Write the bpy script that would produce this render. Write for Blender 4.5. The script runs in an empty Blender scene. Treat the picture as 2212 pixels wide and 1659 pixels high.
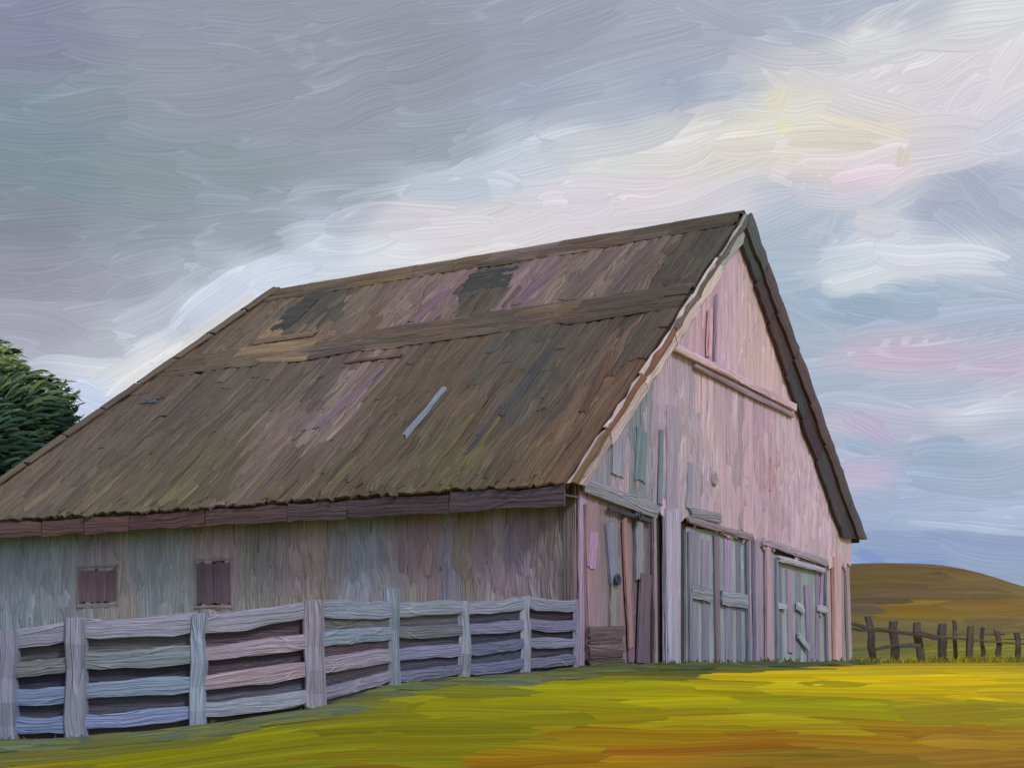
import bpy, math, random
import numpy as np
from mathutils import Vector, Matrix, noise as mnoise

# ------------------------------------------------------------------ camera, world, sun, exposure
SC = bpy.context.scene
COL = SC.collection
rnd = random.Random(11)
EYE = 1.5                      # eye height above the lowest field
F, CX, HZ = 3150.0, 1106.0, 1394.0   # focal length, optical axis and horizon in photograph pixels (2212 wide)

cam_d = bpy.data.cameras.new('camera')
cam = bpy.data.objects.new('camera', cam_d)
COL.objects.link(cam)
cam.location = (0, 0, EYE)
cam.rotation_euler = (math.radians(90), 0, 0)
cam_d.sensor_width = 36
cam_d.lens = F / 2212 * 36
cam_d.shift_y = (HZ - 829.5) / 2212
cam_d.clip_start = 0.1
cam_d.clip_end = 4000
SC.camera = cam

SUN_DIR = Vector((0.60, -0.80, 0)).normalized()      # where the light comes from (ground bearing)
SUN_EL = math.radians(40)
world = bpy.data.worlds.new('World')
SC.world = world
world.use_nodes = True
wn, wl = world.node_tree.nodes, world.node_tree.links
wn.clear()
sky_tex = wn.new('ShaderNodeTexSky')
sky_tex.sky_type = 'NISHITA'
sky_tex.sun_disc = False
sky_tex.sun_elevation = SUN_EL
sky_tex.sun_rotation = math.atan2(SUN_DIR.x, SUN_DIR.y)
w_dim = wn.new('ShaderNodeVectorMath'); w_dim.operation = 'SCALE'; w_dim.inputs['Scale'].default_value = 0.1
w_tc = wn.new('ShaderNodeTexCoord')
w_no = wn.new('ShaderNodeTexNoise'); w_no.inputs['Scale'].default_value = 2.2; w_no.inputs['Detail'].default_value = 5
w_rp = wn.new('ShaderNodeValToRGB')
w_rp.color_ramp.elements[0].position = 0.36; w_rp.color_ramp.elements[0].color = (0.30, 0.32, 0.40, 1)
w_rp.color_ramp.elements[1].position = 0.68; w_rp.color_ramp.elements[1].color = (0.66, 0.64, 0.68, 1)
w_mx = wn.new('ShaderNodeMix'); w_mx.data_type = 'RGBA'; w_mx.inputs['Factor'].default_value = 0.85
w_bg = wn.new('ShaderNodeBackground'); w_bg.inputs['Strength'].default_value = 1.0
w_out = wn.new('ShaderNodeOutputWorld')
wl.new(sky_tex.outputs[0], w_dim.inputs[0])
wl.new(w_tc.outputs['Generated'], w_no.inputs['Vector'])
wl.new(w_no.outputs['Fac'], w_rp.inputs['Fac'])
wl.new(w_dim.outputs[0], w_mx.inputs['A'])
wl.new(w_rp.outputs['Color'], w_mx.inputs['B'])
wl.new(w_mx.outputs['Result'], w_bg.inputs['Color'])
wl.new(w_bg.outputs[0], w_out.inputs['Surface'])

sun_d = bpy.data.lights.new('sun', 'SUN')
sun_d.energy = 1.5
sun_d.angle = math.radians(12)
sun_d.color = (1.0, 0.98, 0.95)
sun = bpy.data.objects.new('sun', sun_d)
COL.objects.link(sun)
sun.location = (30, -30, 40)
sv = Vector((SUN_DIR.x * math.cos(SUN_EL), SUN_DIR.y * math.cos(SUN_EL), math.sin(SUN_EL)))
sun.rotation_euler = sv.to_track_quat('Z', 'Y').to_euler()

SC.view_settings.view_transform = 'Standard'
SC.view_settings.look = 'None'
SC.view_settings.exposure = 0.0
SC.view_settings.gamma = 1.0
SC.view_settings.use_curve_mapping = False

# ------------------------------------------------------------------ helpers
def lin(c):
    c = c / 255.0
    return c / 12.92 if c <= 0.04045 else ((c + 0.055) / 1.055) ** 2.4
def L3(rgb, k=1.0):
    return np.array([lin(v) * k for v in rgb])
def tag(o, label=None, cat=None, group=None, kind=None):
    if label: o['label'] = label
    if cat: o['category'] = cat
    if group: o['group'] = group
    if kind: o['kind'] = kind
    return o
def empty(name, loc=(0, 0, 0), rz=0):
    o = bpy.data.objects.new(name, None)
    o.location = loc
    o.rotation_euler = (0, 0, rz)
    o.empty_display_size = 0.3
    COL.objects.link(o)
    return o
def to_px(p):
    return (CX + F * p[0] / p[1], HZ - F * (p[2] - EYE) / p[1])
def ray(px, py):
    return np.array([(px - CX) / F, 1.0, (HZ - py) / F])      # from (0,0,EYE)

class Palette:
    """colours of spots seen in the photograph, looked up by nearness"""
    def __init__(self, pts, k=1.0, sx=1.0, sy=1.0, power=2.2, mute=0.0, tint=(1, 1, 1)):
        self.p = np.array([[a / sx, b / sy] for a, b, _ in pts], float)
        self.c = np.array([L3(c, k) for _, _, c in pts])
        g = self.c.mean(1, keepdims=True); self.c = (self.c + (g - self.c) * mute) * np.array(tint)
        self.sx, self.sy, self.pw = sx, sy, power
    def __call__(self, px, py):
        d2 = ((self.p - np.array([px / self.sx, py / self.sy])) ** 2).sum(1) + 60.0
        w = d2 ** (-self.pw)
        return (self.c * w[:, None]).sum(0) / w.sum()
def jit(c, a=0.1, hue=0.05):
    hue *= .5
    m = 1 + rnd.uniform(-a, a)
    return np.clip(np.array([c[0] * m * (1 + rnd.uniform(-hue, hue)), c[1] * m * (1 + rnd.uniform(-hue, hue) * .5),
                             c[2] * m * (1 + rnd.uniform(-hue, hue))]), 0.001, 0.92)

def paint(name, src='object', along=1.2, across=34.0, val=0.30, hue=0.05, bump=0.6, dist=0.02, rough=0.5, spec=0.35, emit=False, ridge_k=.9):
    """brushed surface: streaks run along u, fine ridges across v"""
    m = bpy.data.materials.new(name)
    m.use_nodes = True
    n, l = m.node_tree.nodes, m.node_tree.links
    n.clear()
    out = n.new('ShaderNodeOutputMaterial')
    uv = n.new('ShaderNodeUVMap')
    info = n.new('ShaderNodeObjectInfo')
    off = n.new('ShaderNodeMath'); off.operation = 'MULTIPLY'; off.inputs[1].default_value = 97.0
    l.new(info.outputs['Random'], off.inputs[0])
    add = n.new('ShaderNodeVectorMath'); add.operation = 'ADD'
    l.new(uv.outputs[0], add.inputs[0]); l.new(off.outputs[0], add.inputs[1])
    # the streaks wander a little
    wob = n.new('ShaderNodeTexNoise'); wob.noise_dimensions = '2D'
    wob.inputs['Scale'].default_value = along * 0.9; wob.inputs['Detail'].default_value = 1
    l.new(add.outputs[0], wob.inputs['Vector'])
    wobs = n.new('ShaderNodeVectorMath'); wobs.operation = 'SCALE'; wobs.inputs['Scale'].default_value = 3.2 / across
    l.new(wob.outputs['Color'], wobs.inputs[0])
    add2 = n.new('ShaderNodeVectorMath'); add2.operation = 'ADD'
    l.new(add.outputs[0], add2.inputs[0]); l.new(wobs.outputs[0], add2.inputs[1])
    def streak(ku, kv, det, rg):
        mp = n.new('ShaderNodeMapping'); mp.inputs['Scale'].default_value = (ku, kv, 1)
        l.new(add2.outputs[0], mp.inputs['Vector'])
        t = n.new('ShaderNodeTexNoise'); t.noise_dimensions = '2D'
        t.inputs['Scale'].default_value = 1; t.inputs['Detail'].default_value = det; t.inputs['Roughness'].default_value = rg
        l.new(mp.outputs[0], t.inputs['Vector'])
        return t
    def spread(sock, lo, hi):
        mr = n.new('ShaderNodeMapRange'); mr.inputs['From Min'].default_value = lo; mr.inputs['From Max'].default_value = hi
        l.new(sock, mr.inputs['Value'])
        return mr.outputs['Result']
    def mad(sock, k, c):
        q = n.new('ShaderNodeMath'); q.operation = 'MULTIPLY_ADD'; q.inputs[1].default_value = k
        l.new(sock, q.inputs[0])
        if isinstance(c, (int, float)): q.inputs[2].default_value = c
        else: l.new(c, q.inputs[2])
        return q.outputs[0]
    fine = spread(streak(along, across, 3, 0.65).outputs['Fac'], .30, .70)
    broad = spread(streak(along * 0.6, across * 0.16, 2, 0.5).outputs['Fac'], .30, .70)
    # thin brush-edge lines, raised in bump and lightened in colour like lit ridges
    rdg = streak(along * 0.35, across * 0.11, 1, 0.4)
    ab = n.new('ShaderNodeMath'); ab.operation = 'SUBTRACT'; ab.inputs[1].default_value = .5
    l.new(rdg.outputs['Fac'], ab.inputs[0])
    ab2 = n.new('ShaderNodeMath'); ab2.operation = 'ABSOLUTE'; l.new(ab.outputs[0], ab2.inputs[0])
    ridge = spread(ab2.outputs[0], .016, .0)
    if src == 'object': base = info.outputs['Color']
    else:
        at = n.new('ShaderNodeAttribute'); at.attribute_name = 'Col'
        base = at.outputs['Color']
    sb = mad(fine, val * 1.25, mad(broad, val * .75, mad(ridge, val * ridge_k, 1 - val)))
    if emit:      # no bump here: lit and shaded ridge sides embossed into the emission colour
        sh = n.new('ShaderNodeVectorMath'); sh.operation = 'ADD'; sh.inputs[1].default_value = (0, .32 / across, 0)
        l.new(add2.outputs[0], sh.inputs[0])
        keep, add2 = add2, sh
        f2 = spread(streak(along, across, 3, 0.65).outputs['Fac'], .30, .70)
        df = n.new('ShaderNodeMath'); df.operation = 'SUBTRACT'; l.new(fine, df.inputs[0]); l.new(f2, df.inputs[1])
        sb = mad(df.outputs[0], val * .9, mad(broad, val * .6, mad(ridge, val * ridge_k, mad(fine, val * .3, 1 - val * .55))))
    hs = mad(broad, hue * 2, 0.5 - hue)
    hsv = n.new('ShaderNodeHueSaturation')
    l.new(hs, hsv.inputs['Hue']); l.new(sb, hsv.inputs['Value']); l.new(base, hsv.inputs['Color'])
    if emit:
        em = n.new('ShaderNodeEmission')
        l.new(hsv.outputs[0], em.inputs['Color'])
        l.new(em.outputs[0], out.inputs['Surface'])
        m.cycles.emission_sampling = 'NONE'
        return m
    bs = n.new('ShaderNodeBsdfPrincipled')
    bs.inputs['Roughness'].default_value = rough
    bs.inputs['Specular IOR Level'].default_value = spec
    l.new(hsv.outputs[0], bs.inputs['Base Color'])
    bm = n.new('ShaderNodeBump'); bm.inputs['Strength'].default_value = bump; bm.inputs['Distance'].default_value = dist
    l.new(mad(ridge, 1.0, fine), bm.inputs['Height'])
    l.new(bm.outputs[0], bs.inputs['Normal'])
    l.new(bs.outputs[0], out.inputs['Surface'])
    return m

M_WOOD = paint('weathered_board', along=0.6, across=22, val=0.26, hue=0.010, bump=0.8, dist=0.03, rough=.45)
M_ROOF = paint('old_roof_board', along=0.5, across=20, val=0.40, hue=0.012, bump=0.85, dist=0.035, spec=0.3, rough=.5)
M_FENCE = paint('fence_board', along=1.0, across=34, val=0.26, hue=0.012, bump=0.8, dist=0.02, rough=.45)
M_SKY = paint('cloudy_sky', src='attr', along=0.010, across=0.66, val=0.15, hue=0.001, emit=True, ridge_k=.9)
M_GRASS = paint('brushed_grass', src='attr', along=0.16, across=6.0, val=0.30, hue=0.01, bump=0.5, dist=0.03, rough=0.8, spec=0.03)
M_HILL = paint('hill_grass', src='attr', along=0.04, across=1.0, val=0.20, hue=0.008, bump=0.3, dist=0.1, rough=0.9, spec=0.03)
M_LEAF = paint('leaf_dab', src='attr', along=1.2, across=26, val=0.4, hue=0.015, bump=0.5, dist=0.02, rough=0.8, spec=0.08)
M_DARK = paint('dark_backing', along=1.0, across=20, val=0.3, hue=0.01, bump=0.3)

def mesh_obj(name, verts, faces, uvs=None, cols=None, mat=None, parent=None, color=None, smooth=True):
    me = bpy.data.meshes.new(name)
    me.from_pydata([tuple(v) for v in verts], [], faces)
    if uvs is not None:
        lay = me.uv_layers.new(name='UVMap')
        vi = np.empty(len(me.loops), dtype=np.int32); me.loops.foreach_get('vertex_index', vi)
        lay.data.foreach_set('uv', np.asarray(uvs, dtype=np.float32)[vi].ravel())
    if cols is not None:
        a = me.color_attributes.new('Col', 'FLOAT_COLOR', 'POINT')
        c4 = np.ones((len(verts), 4), dtype=np.float32); c4[:, :3] = cols
        a.data.foreach_set('color', c4.ravel())
    if smooth: me.polygons.foreach_set('use_smooth', [True] * len(me.polygons))
    if mat: me.materials.append(mat)
    o = bpy.data.objects.new(name, me)
    COL.objects.link(o)
    if parent: o.parent = parent
    if color is not None: o.color = (float(color[0]), float(color[1]), float(color[2]), 1)
    return o

class Strokes:
    """many brush-shaped ribbons in one mesh; f(a,b,h) turns surface coordinates into a point"""
    def __init__(self, f): self.f, self.v, self.fa, self.uv, self.c = f, [], [], [], []
    def add(self, a0, b0, ang, length, hw, color, h=0.0, thick=0.0, bend=0.0, n=8, m=5, rag=0.5, color2=None, unit=1.0, mixk=0.0, lat_j=.06):
        base = len(self.v)
        ca, sa = math.cos(ang), math.sin(ang)
        ro = rnd.uniform(0, 500) * unit
        rg_ = min(hw, length * .16)
        st = [rnd.uniform(0, rag) * rg_ * 1.6 for _ in range(m + 1)]
        en = [rnd.uniform(0, rag) * rg_ * 2.6 for _ in range(m + 1)]
        lat = [rnd.uniform(1 - lat_j, 1 + lat_j) for _ in range(m + 1)]
        w0 = rnd.uniform(-1, 1) * hw * .25
        blend = getattr(self, 'blend', None)
        for i in range(n + 1):
            t = i / n
            for j in range(m + 1):
                v = 2 * j / m - 1
                lo, hi = -length / 2 + st[j], length / 2 - en[j]
                s = lo + (hi - lo) * t
                tt = s / length
                wid = hw * (1 - 0.35 * abs(2 * t - 1) ** 5)
                q = v * wid + bend * length * (tt * tt * 4 - 1) * .25 + w0 * math.sin(tt * 7 + w0)
                a, b = a0 + ca * s - sa * q, b0 + sa * s + ca * q
                self.v.append(self.f(a, b, h + thick * (1 - v * v) * (1 - abs(2 * t - 1) ** 4)))
                self.uv.append((s + ro, v * hw + ro * .37))
                k = lat[j]
                cc = color if color2 is None else color * (1 - t) + color2 * t
                if blend is not None and mixk > 0: cc = cc * (1 - mixk) + blend(a, b) * mixk
                self.c.append(cc * k)
        for i in range(n):
            for j in range(m):
                q = base + i * (m + 1) + j
                self.fa.append((q, q + m + 1, q + m + 2, q + 1))
    def build(self, name, mat, parent=None):
        return mesh_obj(name, self.v, self.fa, self.uv, np.array(self.c), mat, parent)

# ------------------------------------------------------------------ ground: one sheet, field, terrace and hills
def sstep(x, a, b):
    t = min(1, max(0, (x - a) / (b - a)))
    return t * t * (3 - 2 * t)
GY = [(-900, -3.0), (-60, -2.2), (0, -1.55), (8, -1.25), (12, -1.02), (16, -.78), (20, -.53), (24, -.40), (30, -.40), (36, -.45), (47, -.62), (60, -.55), (2000, -.3)]
def terrain(x, y):
    for (y0, z0), (y1, z1) in zip(GY, GY[1:]):
        if y <= y1:
            z = z0 + (z1 - z0) * (max(y, y0) - y0) / (y1 - y0)
            break
    else: z = -.3
    z -= .36 * sstep(-x, 1.0, 5.5) * sstep(y, 5, 10) * (1 - sstep(y, 18, 26))
    ridge = 9.9 - 2.9 * sstep(x, 49, 62) - 4.2 * sstep(x, 60, 120) - 7.0 * sstep(-x, 10, 90)
    ridge += .35 * math.sin(x * .17 + .4)
    z += max(0, ridge) * sstep(y, 110, 176) * (1 - .6 * sstep(y, 180, 420))
    z += 1.7 * sstep(x, 16, 30) * sstep(y, 52, 95) * (1 - sstep(y, 100, 150)) * (.8 + .2 * math.sin(x * .11 + 1))
    return z + EYE
def on_ground(px, py, y0=6.0, y1=300.0):
    d = ray(px, py); y = y0
    while y < y1:
        if EYE + d[2] * y <= terrain(d[0] * y, y): break
        y += 0.02
    return Vector((d[0] * y, y, terrain(d[0] * y, y)))

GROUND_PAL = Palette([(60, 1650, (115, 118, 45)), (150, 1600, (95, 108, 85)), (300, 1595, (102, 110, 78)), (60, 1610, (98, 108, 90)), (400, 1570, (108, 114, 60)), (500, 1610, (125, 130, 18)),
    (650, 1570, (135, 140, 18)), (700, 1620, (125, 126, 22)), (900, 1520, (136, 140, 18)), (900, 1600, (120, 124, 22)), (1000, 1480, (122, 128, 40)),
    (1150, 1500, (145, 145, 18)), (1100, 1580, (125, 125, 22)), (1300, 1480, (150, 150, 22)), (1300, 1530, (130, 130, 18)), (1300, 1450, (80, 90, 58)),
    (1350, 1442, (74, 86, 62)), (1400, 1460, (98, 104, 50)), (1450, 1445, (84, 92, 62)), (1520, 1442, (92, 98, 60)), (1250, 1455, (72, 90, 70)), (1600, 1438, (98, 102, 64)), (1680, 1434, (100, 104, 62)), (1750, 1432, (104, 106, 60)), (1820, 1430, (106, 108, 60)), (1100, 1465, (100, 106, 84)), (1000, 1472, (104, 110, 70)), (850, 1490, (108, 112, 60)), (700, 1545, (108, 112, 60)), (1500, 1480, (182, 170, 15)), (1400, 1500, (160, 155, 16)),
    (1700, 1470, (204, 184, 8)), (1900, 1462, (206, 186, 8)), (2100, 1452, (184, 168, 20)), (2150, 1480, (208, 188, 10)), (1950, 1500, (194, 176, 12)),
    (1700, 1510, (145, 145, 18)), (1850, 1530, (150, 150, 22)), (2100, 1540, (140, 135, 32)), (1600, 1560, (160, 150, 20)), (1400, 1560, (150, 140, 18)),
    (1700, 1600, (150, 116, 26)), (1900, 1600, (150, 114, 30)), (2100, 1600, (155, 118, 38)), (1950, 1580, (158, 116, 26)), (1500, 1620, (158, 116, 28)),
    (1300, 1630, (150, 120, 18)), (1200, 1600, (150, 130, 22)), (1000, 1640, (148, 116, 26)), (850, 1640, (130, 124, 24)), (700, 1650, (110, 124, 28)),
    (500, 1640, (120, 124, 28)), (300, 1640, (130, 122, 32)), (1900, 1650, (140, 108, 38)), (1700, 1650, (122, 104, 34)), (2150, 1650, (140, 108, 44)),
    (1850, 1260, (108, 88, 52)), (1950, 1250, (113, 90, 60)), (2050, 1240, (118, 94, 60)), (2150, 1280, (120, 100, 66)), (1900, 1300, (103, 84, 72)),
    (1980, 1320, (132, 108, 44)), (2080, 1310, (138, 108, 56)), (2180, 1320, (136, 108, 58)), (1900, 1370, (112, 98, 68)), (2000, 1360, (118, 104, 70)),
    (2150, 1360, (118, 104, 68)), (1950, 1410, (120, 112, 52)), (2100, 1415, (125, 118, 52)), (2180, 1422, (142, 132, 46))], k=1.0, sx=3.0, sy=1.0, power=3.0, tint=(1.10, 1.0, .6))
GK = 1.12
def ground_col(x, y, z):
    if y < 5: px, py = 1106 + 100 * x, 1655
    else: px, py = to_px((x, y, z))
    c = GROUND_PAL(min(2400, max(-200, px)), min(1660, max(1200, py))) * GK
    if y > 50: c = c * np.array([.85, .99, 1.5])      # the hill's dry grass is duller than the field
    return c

gx = np.concatenate([-np.geomspace(900, 22, 22), np.arange(-20, 20.1, 1.0), np.geomspace(22, 900, 34)])
gy = np.concatenate([-np.geomspace(900, 2, 12), np.arange(0, 60, 1.0), np.geomspace(60, 1200, 44)])
gv, gc, gu = [], [], []
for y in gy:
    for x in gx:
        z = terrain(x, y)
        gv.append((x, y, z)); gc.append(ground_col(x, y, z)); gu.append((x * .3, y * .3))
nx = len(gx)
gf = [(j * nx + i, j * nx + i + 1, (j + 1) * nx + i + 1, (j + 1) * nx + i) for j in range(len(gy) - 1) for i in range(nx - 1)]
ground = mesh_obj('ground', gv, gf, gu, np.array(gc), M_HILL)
tag(ground, kind='structure')

# grass lies over the field in combed swaths
field = Strokes(lambda a, b, h: (a, b, terrain(a, b) + h))
N_SW = 2600
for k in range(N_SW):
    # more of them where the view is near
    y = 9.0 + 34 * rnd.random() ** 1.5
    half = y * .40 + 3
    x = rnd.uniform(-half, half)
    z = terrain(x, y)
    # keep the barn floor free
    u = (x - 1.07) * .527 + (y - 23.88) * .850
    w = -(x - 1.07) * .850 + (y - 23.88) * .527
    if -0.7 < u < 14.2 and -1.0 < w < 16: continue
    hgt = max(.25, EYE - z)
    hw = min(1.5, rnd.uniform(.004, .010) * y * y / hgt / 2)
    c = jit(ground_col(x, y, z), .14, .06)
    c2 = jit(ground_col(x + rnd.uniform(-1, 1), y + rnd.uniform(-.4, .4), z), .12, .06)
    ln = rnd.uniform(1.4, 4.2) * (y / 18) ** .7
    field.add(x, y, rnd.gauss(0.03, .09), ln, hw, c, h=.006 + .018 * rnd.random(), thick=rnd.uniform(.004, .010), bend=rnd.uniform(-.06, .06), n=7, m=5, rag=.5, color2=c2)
for k in range(150):
    t = rnd.random()
    px = 1235 + 620 * t ** 1.2
    g = on_ground(px, 1436 + (14 - 12 * t) * rnd.random() + 8 * (1 - t))
    c = jit(L3([(70, 90, 66), (84, 96, 64), (92, 98, 58), (100, 104, 60), (80, 84, 60)][rnd.randrange(5)], 1.15), .15, .08)
    field.add(g.x, g.y, rnd.gauss(.05, .12), rnd.uniform(.5, 1.6), rnd.uniform(.12, .4), c, h=.02 + .03 * rnd.random(), thick=rnd.uniform(.02, .06), bend=rnd.uniform(-.1, .1), n=6, m=4, rag=.9)
for k in range(130):
    px = rnd.uniform(-60, 1230)
    yb = np.interp(px, [-60, 166, 426, 682, 850, 1000, 1134, 1240], [1612, 1600, 1576, 1542, 1480, 1468, 1462, 1450]) + rnd.uniform(2, 20)
    g = on_ground(px, yb)
    c = jit(L3([(96, 108, 84), (102, 110, 76), (90, 100, 78), (108, 112, 62)][rnd.randrange(4)], 1.15), .12, .06)
    field.add(g.x, g.y, rnd.gauss(.12, .12), rnd.uniform(.5, 1.5), rnd.uniform(.08, .3), c, h=.02 + .02 * rnd.random(), thick=rnd.uniform(.02, .05), bend=rnd.uniform(-.1, .1), n=6, m=4, rag=.9)
grass = field.build('grass', M_GRASS)
tag(grass, 'short green and yellow grass lying in combed swaths over the field', 'grass', kind='stuff')

hillside = Strokes(lambda a, b, h: (a, b, terrain(a, b) + h))
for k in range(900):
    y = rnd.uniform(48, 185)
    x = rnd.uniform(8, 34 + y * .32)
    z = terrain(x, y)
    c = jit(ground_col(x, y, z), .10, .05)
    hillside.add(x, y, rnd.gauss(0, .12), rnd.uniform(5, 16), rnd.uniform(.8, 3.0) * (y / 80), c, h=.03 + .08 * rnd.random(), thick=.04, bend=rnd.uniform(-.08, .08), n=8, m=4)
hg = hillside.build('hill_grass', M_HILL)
tag(hg, 'dry brown and ochre grass covering the far hillside', 'grass', kind='stuff')

# ------------------------------------------------------------------ sky
def st(px, py):
    az = math.atan((px - CX) / F)
    el = math.atan((HZ - py) / F * math.cos(az))
    return az * F, el * F
SKYP = [(100, 80, (134, 136, 164)), (350, 60, (148, 150, 170)), (650, 80, (150, 151, 168)), (900, 130, (146, 148, 166)), (1200, 60, (154, 156, 176)),
    (60, 250, (128, 144, 160)), (200, 200, (136, 147, 161)), (420, 180, (148, 152, 166)), (700, 260, (150, 154, 168)), (950, 300, (152, 158, 174)), (100, 360, (126, 144, 153)),
    (300, 380, (136, 150, 159)), (500, 380, (140, 152, 162)), (750, 420, (148, 158, 170)), (60, 470, (132, 138, 152)), (300, 500, (142, 150, 164)),
    (550, 500, (150, 158, 172)), (60, 600, (150, 148, 166)), (250, 620, (158, 158, 174)), (420, 590, (170, 176, 192)), (100, 700, (164, 162, 178)),
    (330, 690, (186, 190, 204)), (470, 640, (202, 208, 226)), (240, 760, (184, 186, 200)), (330, 770, (218, 218, 222)), (200, 860, (200, 208, 232)),
    (290, 800, (216, 214, 218)), (560, 590, (206, 212, 228)), (700, 540, (196, 202, 220)), (720, 470, (172, 180, 198)), (820, 545, (220, 220, 226)), (880, 490, (214, 206, 214)),
    (1050, 480, (218, 208, 212)), (1250, 440, (216, 206, 214)), (1450, 420, (220, 208, 212)), (1550, 440, (214, 206, 216)), (1000, 400, (188, 196, 212)), (1150, 350, (196, 202, 216)),
    (1300, 330, (216, 214, 214)), (1450, 300, (217, 212, 211)), (1600, 330, (219, 210, 202)), (1150, 200, (158, 164, 186)), (1300, 230, (168, 175, 194)),
    (1400, 100, (164, 168, 190)), (1550, 60, (168, 168, 190)), (1450, 190, (160, 168, 192)), (1600, 190, (182, 186, 202)), (1690, 210, (220, 214, 204)), (1700, 270, (224, 218, 206)),
    (1800, 300, (222, 213, 202)), (1900, 290, (219, 208, 198)), (1780, 350, (224, 206, 202)), (1900, 370, (224, 206, 214)), (1750, 60, (166, 172, 194)), (1750, 140, (206, 202, 206)),
    (1880, 90, (216, 212, 212)), (1900, 190, (216, 206, 212)), (2050, 120, (218, 212, 216)), (2080, 230, (214, 204, 216)), (2160, 40, (224, 220, 222)),
    (2170, 160, (218, 210, 216)), (1950, 30, (170, 176, 196)), (2050, 320, (210, 204, 218)), (2180, 300, (206, 202, 218)), (2100, 400, (168, 174, 198)),
    (2180, 440, (170, 176, 200)), (2050, 460, (164, 170, 196)), (1700, 430, (186, 190, 206)), (1850, 430, (192, 196, 208)), (1680, 520, (168, 182, 202)), (1780, 490, (176, 186, 206)),
    (1900, 480, (204, 206, 218)), (1950, 560, (212, 214, 222)), (1850, 600, (206, 212, 222)), (2080, 560, (206, 210, 222)), (2180, 580, (178, 188, 208)), (1720, 640, (160, 178, 200)),
    (1850, 670, (148, 170, 192)), (2000, 640, (158, 176, 198)), (2120, 680, (160, 176, 200)), (1760, 740, (166, 180, 200)), (1850, 770, (192, 180, 200)), (1960, 770, (198, 182, 202)),
    (2080, 790, (188, 182, 206)), (2180, 790, (194, 182, 204)), (1800, 840, (164, 180, 202)), (1900, 850, (170, 182, 204)), (2050, 850, (176, 186, 208)), (1860, 920, (188, 180, 204)), (1950, 920, (180, 178, 204)),
    (2100, 890, (208, 206, 220)), (2180, 930, (186, 190, 210)), (1850, 960, (156, 174, 200)), (2050, 980, (152, 172, 198)), (1870, 1020, (190, 180, 208)), (2000, 1040, (154, 172, 202)),
    (2150, 1040, (158, 174, 202)), (1900, 1090, (158, 176, 206)), (2050, 1110, (166, 182, 210)), (2150, 1120, (174, 188, 216)), (1900, 1170, (140, 160, 198)), (2050, 1170, (140, 160, 198)),
    (2170, 1180, (142, 160, 196)), (1880, 1205, (134, 156, 202)), (1960, 1210, (136, 158, 202)), (2150, 1230, (146, 162, 190)), (2100, 1215, (142, 162, 194)), (0, 900, (190, 198, 220)), (0, 800, (170, 172, 190)),
    (-500, 200, (140, 146, 164)), (-500, 700, (160, 164, 182)), (-1000, 1000, (176, 182, 200)), (2700, 300, (186, 188, 206)), (2700, 800, (172, 180, 202)), (2800, 1150, (158, 172, 204)), (3400, 500, (160, 166, 190)),
    (300, -300, (146, 150, 170)), (1200, -400, (160, 164, 184)), (2000, -300, (188, 188, 204)), (1200, -1200, (150, 156, 178)), (-1000, -900, (146, 152, 172)), (3000, -900, (166, 172, 194))]
sky_pal = Palette([st(a, b) + (c,) for a, b, c in SKYP], 1.06, 2.1, 1.0, 2.4, mute=.16, tint=(.965, 1.0, 1.0))
SKYA = [(100, 80, 18), (600, 100, 8), (950, 120, 16), (100, 300, -6), (400, 380, -8), (700, 430, 8), (200, 600, 10), (420, 640, 34), (300, 760, 40), (230, 840, 5), (60, 700, 0), (700, 560, 12), (1100, 340, 22), (900, 480, 6),
    (1250, 450, 6), (1500, 330, 8), (1300, 150, 14), (1550, 80, -10), (1700, 300, 2), (1850, 330, 2), (1800, 180, -28), (1900, 100, 10), (2060, 230, 22), (2170, 120, 45), (2000, 40, 0), (2100, 420, -26), (2180, 470, -40),
    (1720, 520, 0), (1780, 480, 78), (1980, 560, -6), (1700, 680, -30), (1850, 690, -8), (1950, 770, -4), (2100, 790, 8), (1900, 930, -12), (2100, 900, 4), (1860, 1020, -8), (2000, 1060, -4), (2100, 1130, -8), (1950, 1190, -6), (2150, 1220, -14),
    (-800, 500, 8), (2900, 600, -5), (1100, -600, 10), (-800, -800, 15), (2900, -800, 0)]
ang_p = np.array([st(a, b) for a, b, _ in SKYA]); ang_v = np.array([c for *_, c in SKYA], float)
def sky_ang(a, b):
    w = (((ang_p - np.array([a, b])) ** 2).sum(1) + 300) ** -1.6
    return math.radians((ang_v * w).sum() / w.sum())
R_SKY = 700.0
def sky_pt(a, b, h):
    az, el = a / F, b / F
    r = R_SKY - h
    return (r * math.sin(az) * math.cos(el), r * math.cos(az) * math.cos(el), EYE + r * math.sin(el))
UNIT = R_SKY / F
sky = Strokes(sky_pt)
sky.blend = sky_pal
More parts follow.
